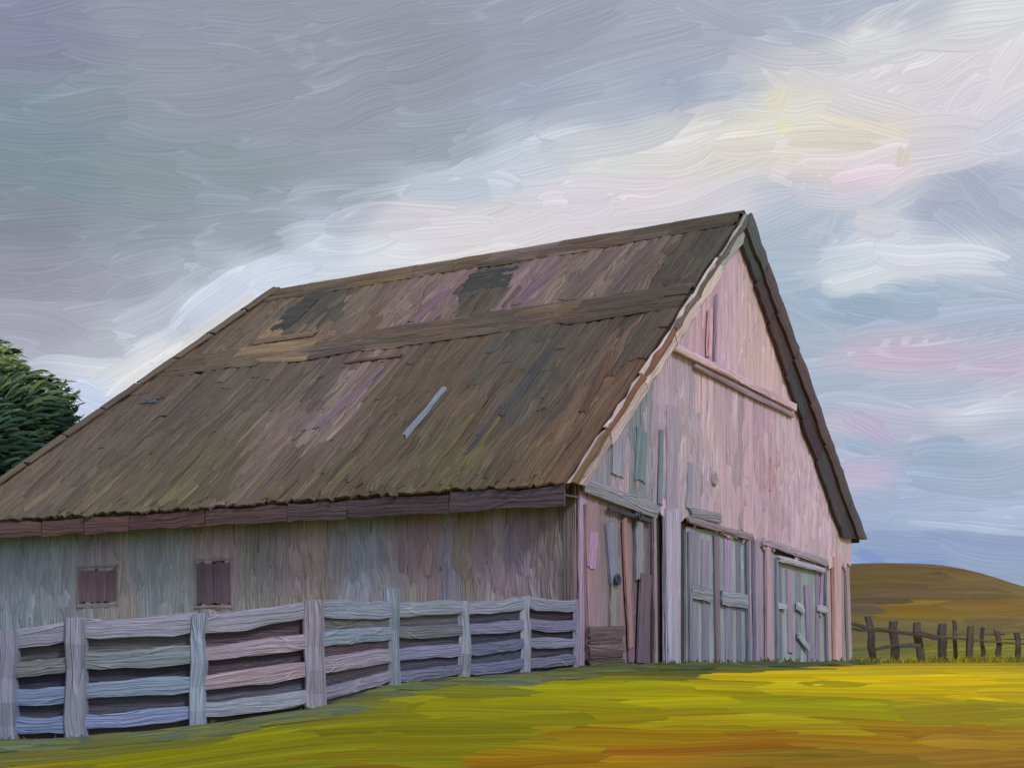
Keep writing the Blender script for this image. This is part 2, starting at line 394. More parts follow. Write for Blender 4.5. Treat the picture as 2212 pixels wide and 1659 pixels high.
# underpainting: a smooth shell of cloud
A0, A1, B0, B1 = -math.radians(100) * F, math.radians(72) * F, -math.radians(4) * F, math.radians(70) * F
na, nb = 150, 70
base_cols = []
for j in range(nb + 1):
    for i in range(na + 1):
        a, b = A0 + (A1 - A0) * i / na, B0 + (B1 - B0) * j / nb
        sky.v.append(sky_pt(a, b, 0)); sky.uv.append((a * UNIT, b * UNIT)); sky.c.append(sky_pal(a, b))
for j in range(nb):
    for i in range(na):
        q = j * (na + 1) + i
        sky.fa.append((q, q + 1, q + na + 2, q + na + 1))
class SkyS(Strokes):
    pass
def sky_stroke(a, b, ln, hw, h, ang=None, col=None, ja=.02, jh=.01, bend=None, rag=.5, m=6, mixk=.62):
    ang = sky_ang(a, b) + rnd.gauss(0, .07) if ang is None else ang
    if col is None:
        c = sky_pal(a, b)
        c2 = c * .55 + .45 * sky_pal(a + math.cos(ang) * ln * .4, b + math.sin(ang) * ln * .4)
        c1 = c * .55 + .45 * sky_pal(a - math.cos(ang) * ln * .4, b - math.sin(ang) * ln * .4)
        s = 1 + rnd.uniform(-ja, ja); t = np.array([1 + rnd.uniform(-jh, jh), 1, 1 + rnd.uniform(-jh, jh)])
        c1, c2 = c1 * s * t, c2 * s * t
    else: c1 = c2 = col
    sky.add(a, b, ang, ln, hw, c1, h=h, bend=rnd.uniform(-.09, .09) if bend is None else bend, n=10, m=m, rag=rag, color2=c2, mixk=mixk, lat_j=.012)
U0 = len(sky.v)
h = 1.0
for k in range(900):                                   # the wide sky round about
    a, b = rnd.uniform(A0 + 300, A1 - 300), rnd.uniform(B0 + 100, B1 - 300)
    sky_stroke(a, b, rnd.uniform(500, 1100), rnd.uniform(60, 130), h); h += .006
SA0, SB0 = st(-150, 1300)
SA1, SB1 = st(2400, -100)
for k in range(1500):
    a, b = rnd.uniform(SA0, SA1), rnd.uniform(SB0 - 20, SB1 + 40)
    big = rnd.random() < .35
    sky_stroke(a, b, rnd.uniform(240, 480) if big else rnd.uniform(110, 260), rnd.uniform(34, 60) if big else rnd.uniform(16, 34), h, ja=.022); h += .006
# single accents
for (px, py, ln, hw, an, c) in [(1700, 275, 50, 17, 8, (232, 228, 194)), (1680, 215, 60, 22, 40, (222, 218, 194)),
        (1800, 300, 220, 20, -3, (218, 210, 196)), (1860, 270, 200, 9, -16, (230, 222, 204)), (1880, 385, 170, 26, 4, (226, 208, 220)), (1950, 340, 50, 14, 75, (218, 206, 190)), 
        (1130, 540, 90, 9, 14, (226, 220, 214)), (1000, 552, 220, 10, 11, (226, 222, 222)), (420, 730, 340, 17, 36, (222, 220, 218)), (330, 800, 240, 26, 37, (220, 218, 220)), (195, 860, 90, 34, 2, (198, 208, 234)),
        (620, 592, 160, 18, 14, (212, 218, 234)), (470, 640, 200, 30, 36, (206, 212, 230)), (1960, 770, 240, 22, -2, (198, 180, 202)), (1880, 925, 130, 24, -30, (184, 176, 204)), (1868, 1025, 110, 20, -6, (192, 180, 208)),
        (2140, 795, 150, 20, 4, (194, 182, 206)), (2100, 1140, 260, 7, -7, (188, 200, 226)), (1885, 1205, 80, 12, -32, (126, 148, 204)), (2000, 1216, 90, 6, 0, (122, 146, 200)),
        (1900, 480, 110, 30, -4, (208, 206, 214)), (1870, 600, 170, 18, 12, (214, 218, 224)), (2030, 560, 280, 30, -8, (210, 212, 222))]:
    a, b = st(px, py)
    sky_stroke(a, b, ln, hw, h, math.radians(an), L3(c), bend=.03, rag=.7, m=7, mixk=.4); h += .006
sky.uv = [u if i < U0 else (u[0] * UNIT, u[1] * UNIT) for i, u in enumerate(sky.uv)]
sky_o = sky.build('sky', M_SKY)
tag(sky_o, kind='structure')

# ------------------------------------------------------------------ boards
class Plane:
    """o + u*U + v*V, outward N; in barn-local coordinates"""
    def __init__(s, o, U, V, N): s.o, s.U, s.V, s.N = map(np.array, (o, U, V, N))
    def at(s, u, v, n=0): return s.o + s.U * u + s.V * v + s.N * n

def board(name, pl, q, thick, color, mat, parent, lift=0.0, n=4, wob=.012, crown=.012, ragged=.03, rot=False):
    """q = four corners (u,v): bottom-left, bottom-right, top-right, top-left; long way is bottom to top (rot: left to right)"""
    q = [np.array(p, float) for p in q]
    if rot: q = [q[0], q[3], q[2], q[1]]
    verts, uvs, faces = [], [], []
    rag0 = [rnd.uniform(-ragged, ragged) for _ in range(4)]
    rag1 = [rnd.uniform(-ragged, ragged) for _ in range(4)]
    ax = (q[3] + q[2] - q[0] - q[1]) / 2
    ln = max(1e-6, np.linalg.norm(ax)); ax = ax / ln
    wd = np.linalg.norm(q[1] - q[0])
    hs = [0, 1, 1, 0]
    for i in range(n + 1):
        t = i / n
        l = q[0] + (q[3] - q[0]) * t; r = q[1] + (q[2] - q[1]) * t
        jl, jr = rnd.uniform(-wob, wob), rnd.uniform(-wob, wob)
        dirn = (r - l) / max(1e-6, np.linalg.norm(r - l))
        for j in range(4):
            s = j / 3
            p = l + (r - l) * s + dirn * (jl * (1 - s) + jr * s)
            if i == 0: p = p + ax * rag0[j]
            if i == n: p = p + ax * rag1[j]
            verts.append(pl.at(p[0], p[1], lift + thick + crown * hs[j] * rnd.uniform(.5, 1.2)))
            uvs.append((t * ln, s * wd))
    for i in range(n):
        for j in range(3):
            b = i * 4 + j
            faces.append((b, b + 1, b + 5, b + 4))
    # rim going back to the wall
    rim = [i * 4 for i in range(n + 1)] + [n * 4 + 1, n * 4 + 2] + [i * 4 + 3 for i in range(n, -1, -1)] + [2, 1]
    m0 = len(verts)
    for k in rim:
        verts.append(np.array(verts[k]) - pl.N * (thick + crown * .6)); uvs.append((uvs[k][0], uvs[k][1] + thick))
    for k in range(len(rim)):
        k2 = (k + 1) % len(rim)
        faces.append((rim[k2], rim[k], m0 + k, m0 + k2))
    me_faces = faces
    U3 = np.cross(pl.U, pl.V)
    flip = (np.dot(U3, pl.N) < 0) != rot
    if flip: me_faces = [tuple(reversed(f)) for f in faces]
    return mesh_obj(name, verts, me_faces, uvs, None, mat, parent, color, smooth=False)

def solid(name, pts_front, back_vec, color, mat, parent):
    """polygon extruded along back_vec"""
    n = len(pts_front)
    v = [np.array(p, float) for p in pts_front] + [np.array(p, float) + np.array(back_vec, float) for p in pts_front]
    f = [tuple(range(n)), tuple(reversed(range(n, 2 * n)))] + [((i + 1) % n, i, n + i, n + (i + 1) % n) for i in range(n)]
    uv = [(p[2], p[0] + p[1]) for p in v]
    return mesh_obj(name, v, f, uv, None, mat, parent, color, smooth=False)

# ------------------------------------------------------------------ barn
B_ANG, B_X, B_Y, B_Z = 1.0158, 1.0701, 23.8787, EYE - 0.3485
W, HE, HR, OE, OV, LR, LE = 13.406, 2.948, 9.08, 0.58, 0.10, 12.36, 15.43
barn = empty('barn', (B_X, B_Y, B_Z), B_ANG)
tag(barn, 'old weathered wooden barn with steep brown roof and pinkish grey gable', 'barn')
BA = np.array([math.cos(B_ANG), math.sin(B_ANG), 0]); BB = np.array([-math.sin(B_ANG), math.cos(B_ANG), 0]); BO = np.array([B_X, B_Y, B_Z])
def b2w(p): return BO + BA * p[0] + BB * p[1] + np.array([0, 0, p[2]])
def w2b(p):
    d = np.array(p) - BO
    return np.array([d @ BA, d @ BB, d[2]])
def b_px(p): return to_px(b2w(p))
def unproj(pl, px, py):
    """pixel -> (u,v) on a barn plane"""
    o = w2b((0, 0, EYE)); d = w2b(np.array([0, 0, EYE]) + ray(px, py)) - o
    t = ((pl.o - o) @ pl.N) / (d @ pl.N)
    p = o + d * t - pl.o
    return p @ pl.U, p @ pl.V

TH = .14
P_GABLE = Plane((0, 0, 0), (1, 0, 0), (0, 0, 1), (0, -1, 0))
P_SIDE = Plane((0, 0, 0), (0, 1, 0), (0, 0, 1), (-1, 0, 0))
run, rise = W / 2 + OE, HR - HE
SL = math.hypot(run, rise)
VX, VZ = run / SL, rise / SL
P_ROOF = Plane((-OE, -OV, HE), (0, 1, 0), (VX, 0, VZ), (-VZ, 0, VX))
def roof_under(u):
    """height of the roof's underside over the gable"""
    d = min(u, W - u)
    return HE + rise * (d + OE) / run - (TH + .03) / VX

GK_G = 1.5      # how much the gable's paint exceeds its picture value (light falling on it)
PAL_G = Palette([(1580, 560, (192, 168, 172)), (1540, 640, (196, 160, 178)), (1620, 700, (202, 172, 168)), (1500, 720, (184, 152, 164)), (1640, 800, (206, 176, 172)), (1440, 830, (176, 156, 168)),
    (1520, 850, (192, 162, 168)), (1600, 880, (188, 158, 168)), (1370, 900, (168, 146, 168)), (1700, 930, (196, 172, 178)), (1325, 960, (132, 142, 152)), (1375, 960, (106, 126, 130)),
    (1300, 1000, (128, 132, 144)), (1430, 970, (182, 156, 168)), (1480, 960, (166, 152, 160)), (1550, 950, (192, 162, 170)), (1640, 960, (192, 156, 168)), (1720, 1050, (196, 168, 180)),
    (1440, 1050, (152, 152, 168)), (1410, 1000, (130, 138, 150)), (1520, 1070, (172, 156, 168)), (1600, 1080, (192, 158, 170)), (1655, 1030, (178, 146, 156)), (1760, 1150, (196, 168, 178)), (1700, 1130, (192, 162, 174)),
    (1330, 1030, (172, 148, 160)), (1560, 1030, (184, 160, 170)), (1490, 1040, (158, 150, 164)), (1580, 1000, (160, 138, 148)),
    (1262, 1130, (146, 124, 130)), (1262, 1195, (168, 140, 178)), (1310, 1160, (126, 132, 148)), (1345, 1150, (124, 128, 132)), (1320, 1230, (112, 122, 146)), (1310, 1300, (128, 130, 126)), (1370, 1300, (100, 86, 94)), (1380, 1180, (134, 126, 134)),
    (1350, 1260, (140, 118, 118)), (1290, 1280, (140, 118, 124)), (1285, 1390, (88, 76, 76)), (1340, 1400, (118, 102, 110)), (1385, 1360, (96, 82, 90)), (1440, 1200, (156, 156, 172)), (1440, 1350, (152, 150, 168)), (1440, 1410, (158, 148, 158)),
    (1630, 1300, (152, 142, 156)), (1650, 1400, (168, 152, 168)), (1640, 1210, (156, 146, 160)), (1800, 1300, (188, 164, 154)), (1805, 1220, (192, 166, 168)), (1825, 1350, (152, 142, 142))], GK_G, 1.0, 2.2, mute=.25, tint=(.99, .965, 1.10))
gable = empty('gable_wall'); gable.parent = barn
# sheathing behind the boards, coloured dark so the gaps look shaded
gz = lambda u: roof_under(u) - .02
solid('sheathing', [(0.06, .02, -.45), (W - .06, .02, -.45), (W - .06, .02, gz(W - .06)), (W / 2, .02, gz(W / 2)), (.06, .02, gz(.06))], (0, .10, 0), L3((74, 66, 70)), M_DARK, gable)
def line_on(pl, pts):
    uv = [unproj(pl, *p) for p in pts]
    def f(u):
        if u <= uv[0][0]: (a, b) = uv[0], uv[1]
        elif u >= uv[-1][0]: (a, b) = uv[-2], uv[-1]
        else:
            for a, b in zip(uv, uv[1:]):
                if a[0] <= u <= b[0]: break
        return a[1] + (b[1] - a[1]) * (u - a[0]) / (b[0] - a[0])
    return f
L_TOP = line_on(P_GABLE, [(1440, 758), (1520, 795), (1700, 885)])
L_LOW = line_on(P_GABLE, [(1250, 1052), (1405, 1102), (1480, 1128), (1610, 1160), (1640, 1172), (1780, 1215), (1825, 1222)])
U = lambda px, py=1150: unproj(P_GABLE, px, py)[0]
u = 0.02
while u < W - .05:
    w = min(rnd.uniform(.22, .36), W - .02 - u)
    if W - .02 - (u + w) < .14: w = W - .02 - u
    a, b, mid = u + .002, u + w - .002, u + w / 2
    top = lambda q: roof_under(q) - .01
    def piece(z0, z1a, z1b, lift, mat=M_WOOD, rg=.03):
        pxy = b_px((mid, 0, (z0 + (z1a + z1b) / 2) / 2))
        c = jit(PAL_G(*pxy), .07, .04)
        board('board', P_GABLE, [(a, z0), (b, z0), (b, z1b), (a, z1a)], .03, c, mat, gable, lift=lift, ragged=rg)
    zt, zl = L_TOP(mid), L_LOW(mid) + rnd.uniform(-.13, .08)
    ra, rb = top(a), top(b)
    inside = lambda k: None
    # lower storey, set back (doors and the wide post cover parts of it)
    in_door = U(1478) < mid < U(1612) or U(1668) < mid < U(1782) or U(1398) < mid < U(1480)
    if not in_door: piece(-.42, min(zl + .15, ra), min(zl + .15, rb), 0.0)
    # middle storey
    if min(ra, rb) > zl + .25:
        if min(ra, rb) > zt + .3:
            sp = rnd.uniform(.35, .7) * (zt - zl) + zl if rnd.random() < .6 else None
            if sp:
                piece(zl, sp + .1, sp + .1, .05, rg=.06); piece(sp + .01, zt + .1, zt + .1, .045 + rnd.uniform(0, .012))
            else: piece(zl, zt + .1, zt + .1, .05, rg=.06)
            piece(zt, ra, rb, .06, rg=.02)
        else: piece(zl, ra, rb, .05, rg=.06)
    u += w
def gboard(name, p0, p1, width, color, lift, thick=.06, parent=None, mat=M_WOOD, k=GK_G, n=5, ja=.05, rg=.03):
    """a board on the gable from pixel p0 to pixel p1, width in metres"""
    a, b = np.array(unproj(P_GABLE, *p0)), np.array(unproj(P_GABLE, *p1))
    d = (b - a) / np.linalg.norm(b - a); s = np.array([-d[1], d[0]]) * width / 2
    return board(name, P_GABLE, [a - s, b - s, b + s, a + s], thick, jit(L3(color, k) * np.array([1.0, .95, 1.10]), ja, .03), mat, parent or gable, lift=lift, n=n, rot=True, ragged=rg)
# horizontal beams over the loft and the doors
gboard('loft_beam', (1440, 752), (1702, 882), .13, (192, 170, 176), .15, .05)
gboard('under_beam_strip', (1485, 792), (1700, 898), .10, (140, 130, 138), .12, .04)  # darker strip just below the loft beam
gboard('loft_post', (1517, 672), (1514, 772), .12, (202, 168, 172), .14, .06)
gboard('loft_post', (1532, 640), (1530, 780), .07, (146, 134, 142), .14, .03)
gboard('beam', (1248, 1046), (1408, 1106), .26, (128, 134, 142), .08, .05)
gboard('beam', (1300, 1098), (1395, 1128), .07, (62, 62, 72), .10, .03)
gboard('lintel', (1474, 1122), (1612, 1160), .12, (132, 124, 132), .08, .05)
gboard('lintel', (1480, 1108), (1545, 1120), .18, (126, 132, 138), .09, .05)
gboard('lintel', (1636, 1168), (1776, 1216), .15, (144, 138, 146), .08, .05)
gboard('lintel', (1672, 1206), (1770, 1232), .12, (156, 160, 168), .08, .05)
# wide pale post with its lean-on planks
gboard('wide_post', (1441, 1100), (1441, 1432), .62, (154, 154, 170), .06, .07, n=7)
gboard('wide_post', (1429, 1105), (1432, 1430), .18, (164, 164, 180), .135, .02, n=7)
gboard('upright', (1440, 880), (1440, 1110), .46, (156, 150, 164), .09, .03, n=5)
gboard('upright', (1415, 930), (1412, 1090), .12, (116, 134, 140), .12, .03)
gboard('upright', (1375, 930), (1370, 1040), .40, (104, 126, 130), .09, .03)
gboard('upright', (1326, 945), (1322, 1030), .42, (134, 142, 154), .09, .03)
gboard('upright', (1480, 1000), (1476, 1100), .20, (134, 138, 152), .09, .03)
gboard('upright', (1655, 990), (1652, 1060), .07, (168, 128, 140), .09, .02)
gboard('upright', (1624, 1165), (1628, 1428), .26, (142, 136, 152), .06, .06)
gboard('upright', (1650, 1180), (1652, 1428), .24, (170, 150, 158), .06, .05)
gboard('corner_post', (1797, 1200), (1800, 1424), .42, (190, 162, 156), .06, .08, n=7)
gboard('corner_post', (1822, 1225), (1828, 1424), .22, (150, 142, 142), .06, .05)
gboard('upright', (1262, 1090), (1268, 1420), .24, (144, 122, 128), .05, .05, n=7)
gboard('upright', (1272, 1150), (1264, 1230), .26, (152, 132, 158), .09, .03, n=4)
gboard('upright', (1308, 1130), (1318, 1260), .26, (120, 128, 146), .05, .04)
gboard('upright', (1322, 1200), (1318, 1400), .28, (126, 128, 124), .05, .03)
gboard('upright', (1338, 1120), (1352, 1400), .14, (150, 120, 118), .08, .03)
gboard('upright', (1372, 1100), (1374, 1250), .30, (124, 130, 134), .05, .04)
gboard('upright', (1384, 1240), (1376, 1432), .40, (94, 82, 92), .09, .03)
gboard('upright', (1352, 1280), (1356, 1428), .20, (116, 98, 106), .06, .03)
gboard('upright', (1402, 1110), (1406, 1430), .10, (140, 128, 134), .09, .03)
for k, yy in enumerate((1362, 1380, 1398, 1414, 1430)):
    gboard('patch_board', (1258, yy + 2), (1334 - 6 * (k % 2), yy), .15, [(96, 84, 80), (84, 72, 70), (100, 88, 84), (76, 66, 66), (84, 78, 72)][k], .10 + .01 * (k % 2), .03, n=3)
# discs standing for a thick paint blob and dark smears
def disc(name, pl, c, r, depth, color, mat, parent, lift, ring=False):
    n = 14; v, f, uv = [], [], []
    for k in range(n):
        t = 2 * math.pi * k / n
        for (rr, dd) in ((r, 0), (r, depth * .7), (r * .72, depth), (r * .45, depth * (.35 if ring else 1.1))):
            v.append(pl.at(c[0] + rr * math.cos(t), c[1] + rr * math.sin(t), lift + dd)); uv.append((rr, t * .1))
    v.append(pl.at(c[0], c[1], lift + depth * (.2 if ring else 1.15))); uv.append((0, 0))
    for k in range(n):
        k2 = (k + 1) % n
        for j in range(3): f.append((k * 4 + j, k2 * 4 + j, k2 * 4 + j + 1, k * 4 + j + 1))
        f.append((k * 4 + 3, k2 * 4 + 3, 4 * n))
    return mesh_obj(name, v, f, uv, None, mat, parent, color, smooth=True)
M_BLOB = paint('blob_paint', along=4, across=20, val=.5, hue=.02, bump=.5, rough=.3, spec=.6)
disc('paint_blob', P_GABLE, unproj(P_GABLE, 1531, 1035), .14, .07, L3((168, 158, 164)), M_BLOB, gable, .085, True)
disc('smear_disc', P_GABLE, unproj(P_GABLE, 1318, 1252), .10, .03, L3((44, 54, 84)), M_BLOB, gable, .14, True)
disc('smear_disc', P_GABLE, unproj(P_GABLE, 1360, 1116), .08, .03, L3((40, 46, 58)), M_BLOB, gable, .20, True)

# doors: recessed leaves of upright planks with a cross ledge
def door(x0, x1, ytop, planks, ledges, label):
    a, b = U(x0), U(x1)
    zt = unproj(P_GABLE, (x0 + x1) / 2, ytop)[1]
    d = solid('door', [(a, -.022, -.40), (b, -.022, -.40), (b, -.022, zt), (a, -.022, zt)], (0, .06, 0), L3((118, 128, 134), 1.8), M_DARK, barn)
    d['label'] = label
    pale = lambda c: (c[0] * .8 + 33, c[1] * .76 + 31, c[2] * .8 + 36)
    for (p0, p1, wd, c, lf) in planks: gboard('plank', p0, p1, wd * 1.15, pale(c), lf * .7, .03, parent=d, n=6)
    for (p0, p1, wd, c, lf) in ledges: gboard('ledge', p0, p1, wd, c, lf, .04, parent=d, n=4)
    gboard('door_frame', (x1 - 5, ytop + 8), (x1 - 1, 1428), .12, (98, 108, 116), .03, .05, parent=d, n=6)
    gboard('door_frame', (x0 + 4, ytop + 2), (x0 + 6, 1428), .12, (120, 124, 134), .03, .05, parent=d, n=6)
    return d
door(1480, 1612, 1148, [((1497, 1150), (1497, 1428), .30, (114, 126, 132), .0), ((1520, 1165), (1518, 1300), .28, (130, 132, 142), .03), ((1522, 1290), (1520, 1428), .28, (112, 122, 126), .012),
    ((1542, 1160), (1546, 1428), .20, (98, 94, 96), .05), ((1568, 1165), (1568, 1290), .30, (154, 142, 168), .03), ((1570, 1290), (1572, 1428), .34, (110, 122, 126), .012), ((1592, 1165), (1594, 1428), .22, (94, 110, 116), .0)],
    [((1484, 1275), (1530, 1288), .26, (128, 136, 144), .055), ((1550, 1290), (1606, 1300), .28, (130, 142, 148), .06)], 'grey green plank door with a pale cross ledge')
door(1668, 1782, 1206, [((1680, 1225), (1682, 1425), .26, (82, 112, 110), .0), ((1700, 1232), (1704, 1410), .24, (148, 138, 150), .03), ((1722, 1225), (1722, 1425), .26, (98, 118, 120), .0),
    ((1740, 1262), (1748, 1424), .36, (122, 124, 136), .03), ((1762, 1230), (1764, 1425), .22, (126, 128, 140), .01), ((1772, 1235), (1768, 1330), .16, (150, 138, 152), .04)],
    [((1672, 1308), (1690, 1312), .12, (152, 168, 176), .06), ((1714, 1308), (1728, 1320), .16, (160, 172, 182), .062), ((1760, 1312), (1778, 1318), .14, (164, 172, 184), .06), ((1716, 1372), (1738, 1400), .12, (152, 166, 172), .07)], 'teal and grey plank door with broken pale cross ledge')
# verge boards: left coloured pale as lit, right dark for the overhang's shaded underside
def verge(side, v0, v1, width, color, lift, k=1.0, thick=.05):
    def pt(v, drop):
        uu = -OE + VX * v
        z = HE + VZ * v
        # drop measured square to the slope, inward
        uu2, z2 = uu + VZ * drop, z - VX * drop
        return (uu2, z2) if side < 0 else (W - uu2, z2)
    vin = max(v0, width * VX / VZ * .92)      # the lower end is cut off level
    q = [pt(min(vin, v1 - .02), width), pt(v1, width), pt(v1, 0), pt(v0, 0)]
    if side > 0: q = [q[1], q[0], q[3], q[2]]
    board('verge_board', P_GABLE, q, thick, jit(L3(color, k), .05, .03), M_WOOD, barn, lift=lift, n=5, rot=True, wob=.04, ragged=.03)
vs = [0, 1.6, 3.3, 4.9, 6.2, 7.6, SL - .1]
for i, (v0, v1) in enumerate(zip(vs, vs[1:])):
    verge(-1, v0 + .01, v1 - .01, .32, [(156, 140, 146), (174, 160, 164), (184, 170, 172), (188, 174, 176), (190, 178, 178), (150, 152, 156)][i], .155, GK_G * 1.08)
    verge(-1, v0 + .01, v1 - .01, .10, [(118, 96, 72), (128, 88, 66), (124, 84, 70), (110, 96, 90), (104, 92, 84), (92, 92, 88)][i], .21, 1.2)
vr = [0, 1.45, 2.5, 3.5, 4.7, 6.0, 7.3, 8.3, SL - .02]
for i, (v0, v1) in enumerate(zip(vr, vr[1:])):
    verge(1, v0 + .01, v1 - .01, [.98, .98, .95, .92, .88, .82, .76, .70][i], [(70, 62, 74), (76, 66, 76), (72, 72, 82), (68, 52, 66), (66, 68, 74), (82, 64, 72), (78, 66, 74), (72, 78, 82)][i], .155, 1.2)
    verge(1, v0 + .01, v1 - .01, .40, [(84, 74, 82), (80, 70, 76), (90, 72, 78), (96, 72, 80), (92, 72, 76), (88, 72, 78), (84, 68, 74), (82, 88, 92)][i], .225, 1.2)

# side wall
PAL_S = Palette([(50, 1230, (112, 122, 128)), (130, 1280, (113, 121, 124)), (90, 1200, (112, 124, 128)), (215, 1180, (122, 118, 122)), (330, 1230, (112, 121, 124)), (380, 1300, (116, 123, 122)), (270, 1330, (122, 118, 110)), (480, 1190, (132, 117, 120)),
    (560, 1250, (112, 112, 107)), (590, 1170, (112, 108, 108)), (640, 1220, (128, 118, 115)), (700, 1200, (128, 118, 114)), (760, 1200, (122, 127, 136)), (800, 1190, (118, 126, 136)), (840, 1250, (117, 117, 120)), (890, 1200, (120, 104, 108)), (930, 1200, (124, 106, 108)), (960, 1150, (128, 122, 134)), (975, 1250, (116, 116, 126)),
    (1010, 1150, (112, 106, 94)), (1060, 1200, (122, 112, 114)), (1110, 1200, (118, 108, 122)), (1160, 1150, (102, 96, 93)), (1210, 1150, (92, 86, 84)), (1190, 1250, (98, 92, 90)), (1100, 1280, (128, 112, 114)), (900, 1300, (126, 123, 116)), (680, 1290, (122, 112, 104)), (1000, 1270, (122, 114, 112))], 2.6, 1.0, 2.5, mute=.1, tint=(.955, .94, 1.12))
side = empty('side_wall'); side.parent = barn
solid('sheathing', [(.02, .06, -.45), (.02, LE - .5, -.45), (.02, LE - .5, HE + .25), (.02, .06, HE + .25)], (.10, 0, 0), L3((70, 64, 66)), M_DARK, side)  # dark colour gives the gaps between side boards their shade
w_ = .02
LB = LE - .45
while w_ < LB - .05:
    ww = min(rnd.uniform(.28, .52), LB - w_)
    a, b = w_ + .002, w_ + ww - .002
    zs = [-.42, HE + .2]
    if rnd.random() < .45: zs = [-.42, rnd.uniform(.9, 2.2), HE + .2]
    for z0, z1 in zip(zs, zs[1:]):
        c = jit(PAL_S(*b_px((0, (a + b) / 2, (max(z0, .8) + z1) / 2))), .08, .05)
        board('board', P_SIDE, [(a, z0), (b, z0), (b, z1), (a, z1)], .03, c, M_WOOD, side, lift=rnd.uniform(0, .018), ragged=.01)
    w_ += ww
gx_corner = board('corner_board', P_SIDE, [(.0, -.42), (.22, -.42), (.22, HE + .2), (.0, HE + .2)], .035, L3((112, 98, 104), 1.7), M_WOOD, side, lift=.035)
# shuttered windows
for (x0, x1, y0, y1, c, lab) in [(176, 256, 1230, 1302, (98, 80, 92), 'dark plum shuttered window, farther along the wall'), (430, 502, 1214, 1306, (90, 76, 92), 'dark violet shuttered window, nearer the gable')]:
    (ua, za), (ub, zb) = unproj(P_SIDE, x1, y1), unproj(P_SIDE, x0, y0)
    wdw = solid('window', [P_SIDE.at(ua, za, .04), P_SIDE.at(ub, za, .04), P_SIDE.at(ub, zb, .04), P_SIDE.at(ua, zb, .04)], (-.02, 0, 0), L3((52, 42, 52)), M_DARK, barn)
    wdw['label'] = lab
    k = 4
    for i in range(k):
        s0, s1 = ua + (ub - ua) * i / k + .002, ua + (ub - ua) * (i + 1) / k - .002
        board('shutter_board', P_SIDE, [(s0, za + .03), (s1, za + .03), (s1, zb - .03), (s0, zb - .03)], .02, jit(L3(c, 1.9), .12, .06), M_WOOD, wdw, lift=.05, ragged=.03)
    for q in ([(ua - .07, za - .09), (ub + .07, za - .09), (ub + .07, za), (ua - .07, za)], [(ua - .07, zb), (ub + .07, zb), (ub + .07, zb + .08), (ua - .07, zb + .08)]):
        board('frame', P_SIDE, q, .04, jit(L3((118, 112, 116), 2.0), .08), M_WOOD, wdw, lift=.02, n=3, rot=True, ragged=.01)
    for s0 in (ua - .08, ub):
        board('frame', P_SIDE, [(s0, za), (s0 + .08, za), (s0 + .08, zb), (s0, zb)], .04, jit(L3((116, 112, 118), 2.0), .08), M_WOOD, wdw, lift=.02, n=3, ragged=.0)

# back walls
solid('rear_wall', [(.1, LE - .6, -.45), (W - .1, LE - .6, -.45), (W - .1, LE - .6, HE + .2), (.1, LE - .6, HE + .2)], (0, -.1, 0), L3((118, 112, 112), 1.5), M_WOOD, barn)
solid('far_side_wall', [(W - .08, .16, -.45), (W - .08, LE - .7, -.45), (W - .08, LE - .7, HE + .2), (W - .08, .16, HE + .2)], (-.1, 0, 0), L3((118, 112, 112), 1.5), M_WOOD, barn)

# roof shell: two slopes and a hipped far end
def slab(name, pts, N, t, parent, color):
    return solid(name, [np.array(p) for p in pts], -np.array(N) * t, color, M_ROOF, parent)
RC = L3((84, 72, 62), 1.25)
A_, B_, C_, D_ = (-OE, -OV, HE), (-OE, LE, HE), (W / 2, LR, HR), (W / 2, -OV, HR)
E_, G_ = (W + OE, -OV, HE), (W + OE, LE, HE)
def shell(pts, N, t=TH - .04):
    n = len(pts); N = np.array(N) / np.linalg.norm(N)
    return [np.array(p) - N * .02 for p in pts], N, t
roof_v, roof_f = [], []
for pts, N in (([A_, D_, C_, B_], (-VZ, 0, VX)), ([E_, G_, C_, D_], (VZ, 0, VX)), ([B_, C_, G_], (0, rise, LE - LR))):
    P, N, t = shell(pts, N)
    b0 = len(roof_v); n = len(P)
    roof_v += P + [p - N * t for p in P]
    roof_f += [tuple(range(b0, b0 + n)), tuple(range(b0 + 2 * n - 1, b0 + n - 1, -1))] + [(b0 + (i + 1) % n, b0 + i, b0 + n + i, b0 + n + (i + 1) % n) for i in range(n)]
roof = mesh_obj('roof', roof_v, roof_f, [(p[2] * 1.4, p[1]) for p in roof_v], None, M_ROOF, barn, L3((76, 66, 58), 1.0), smooth=False)

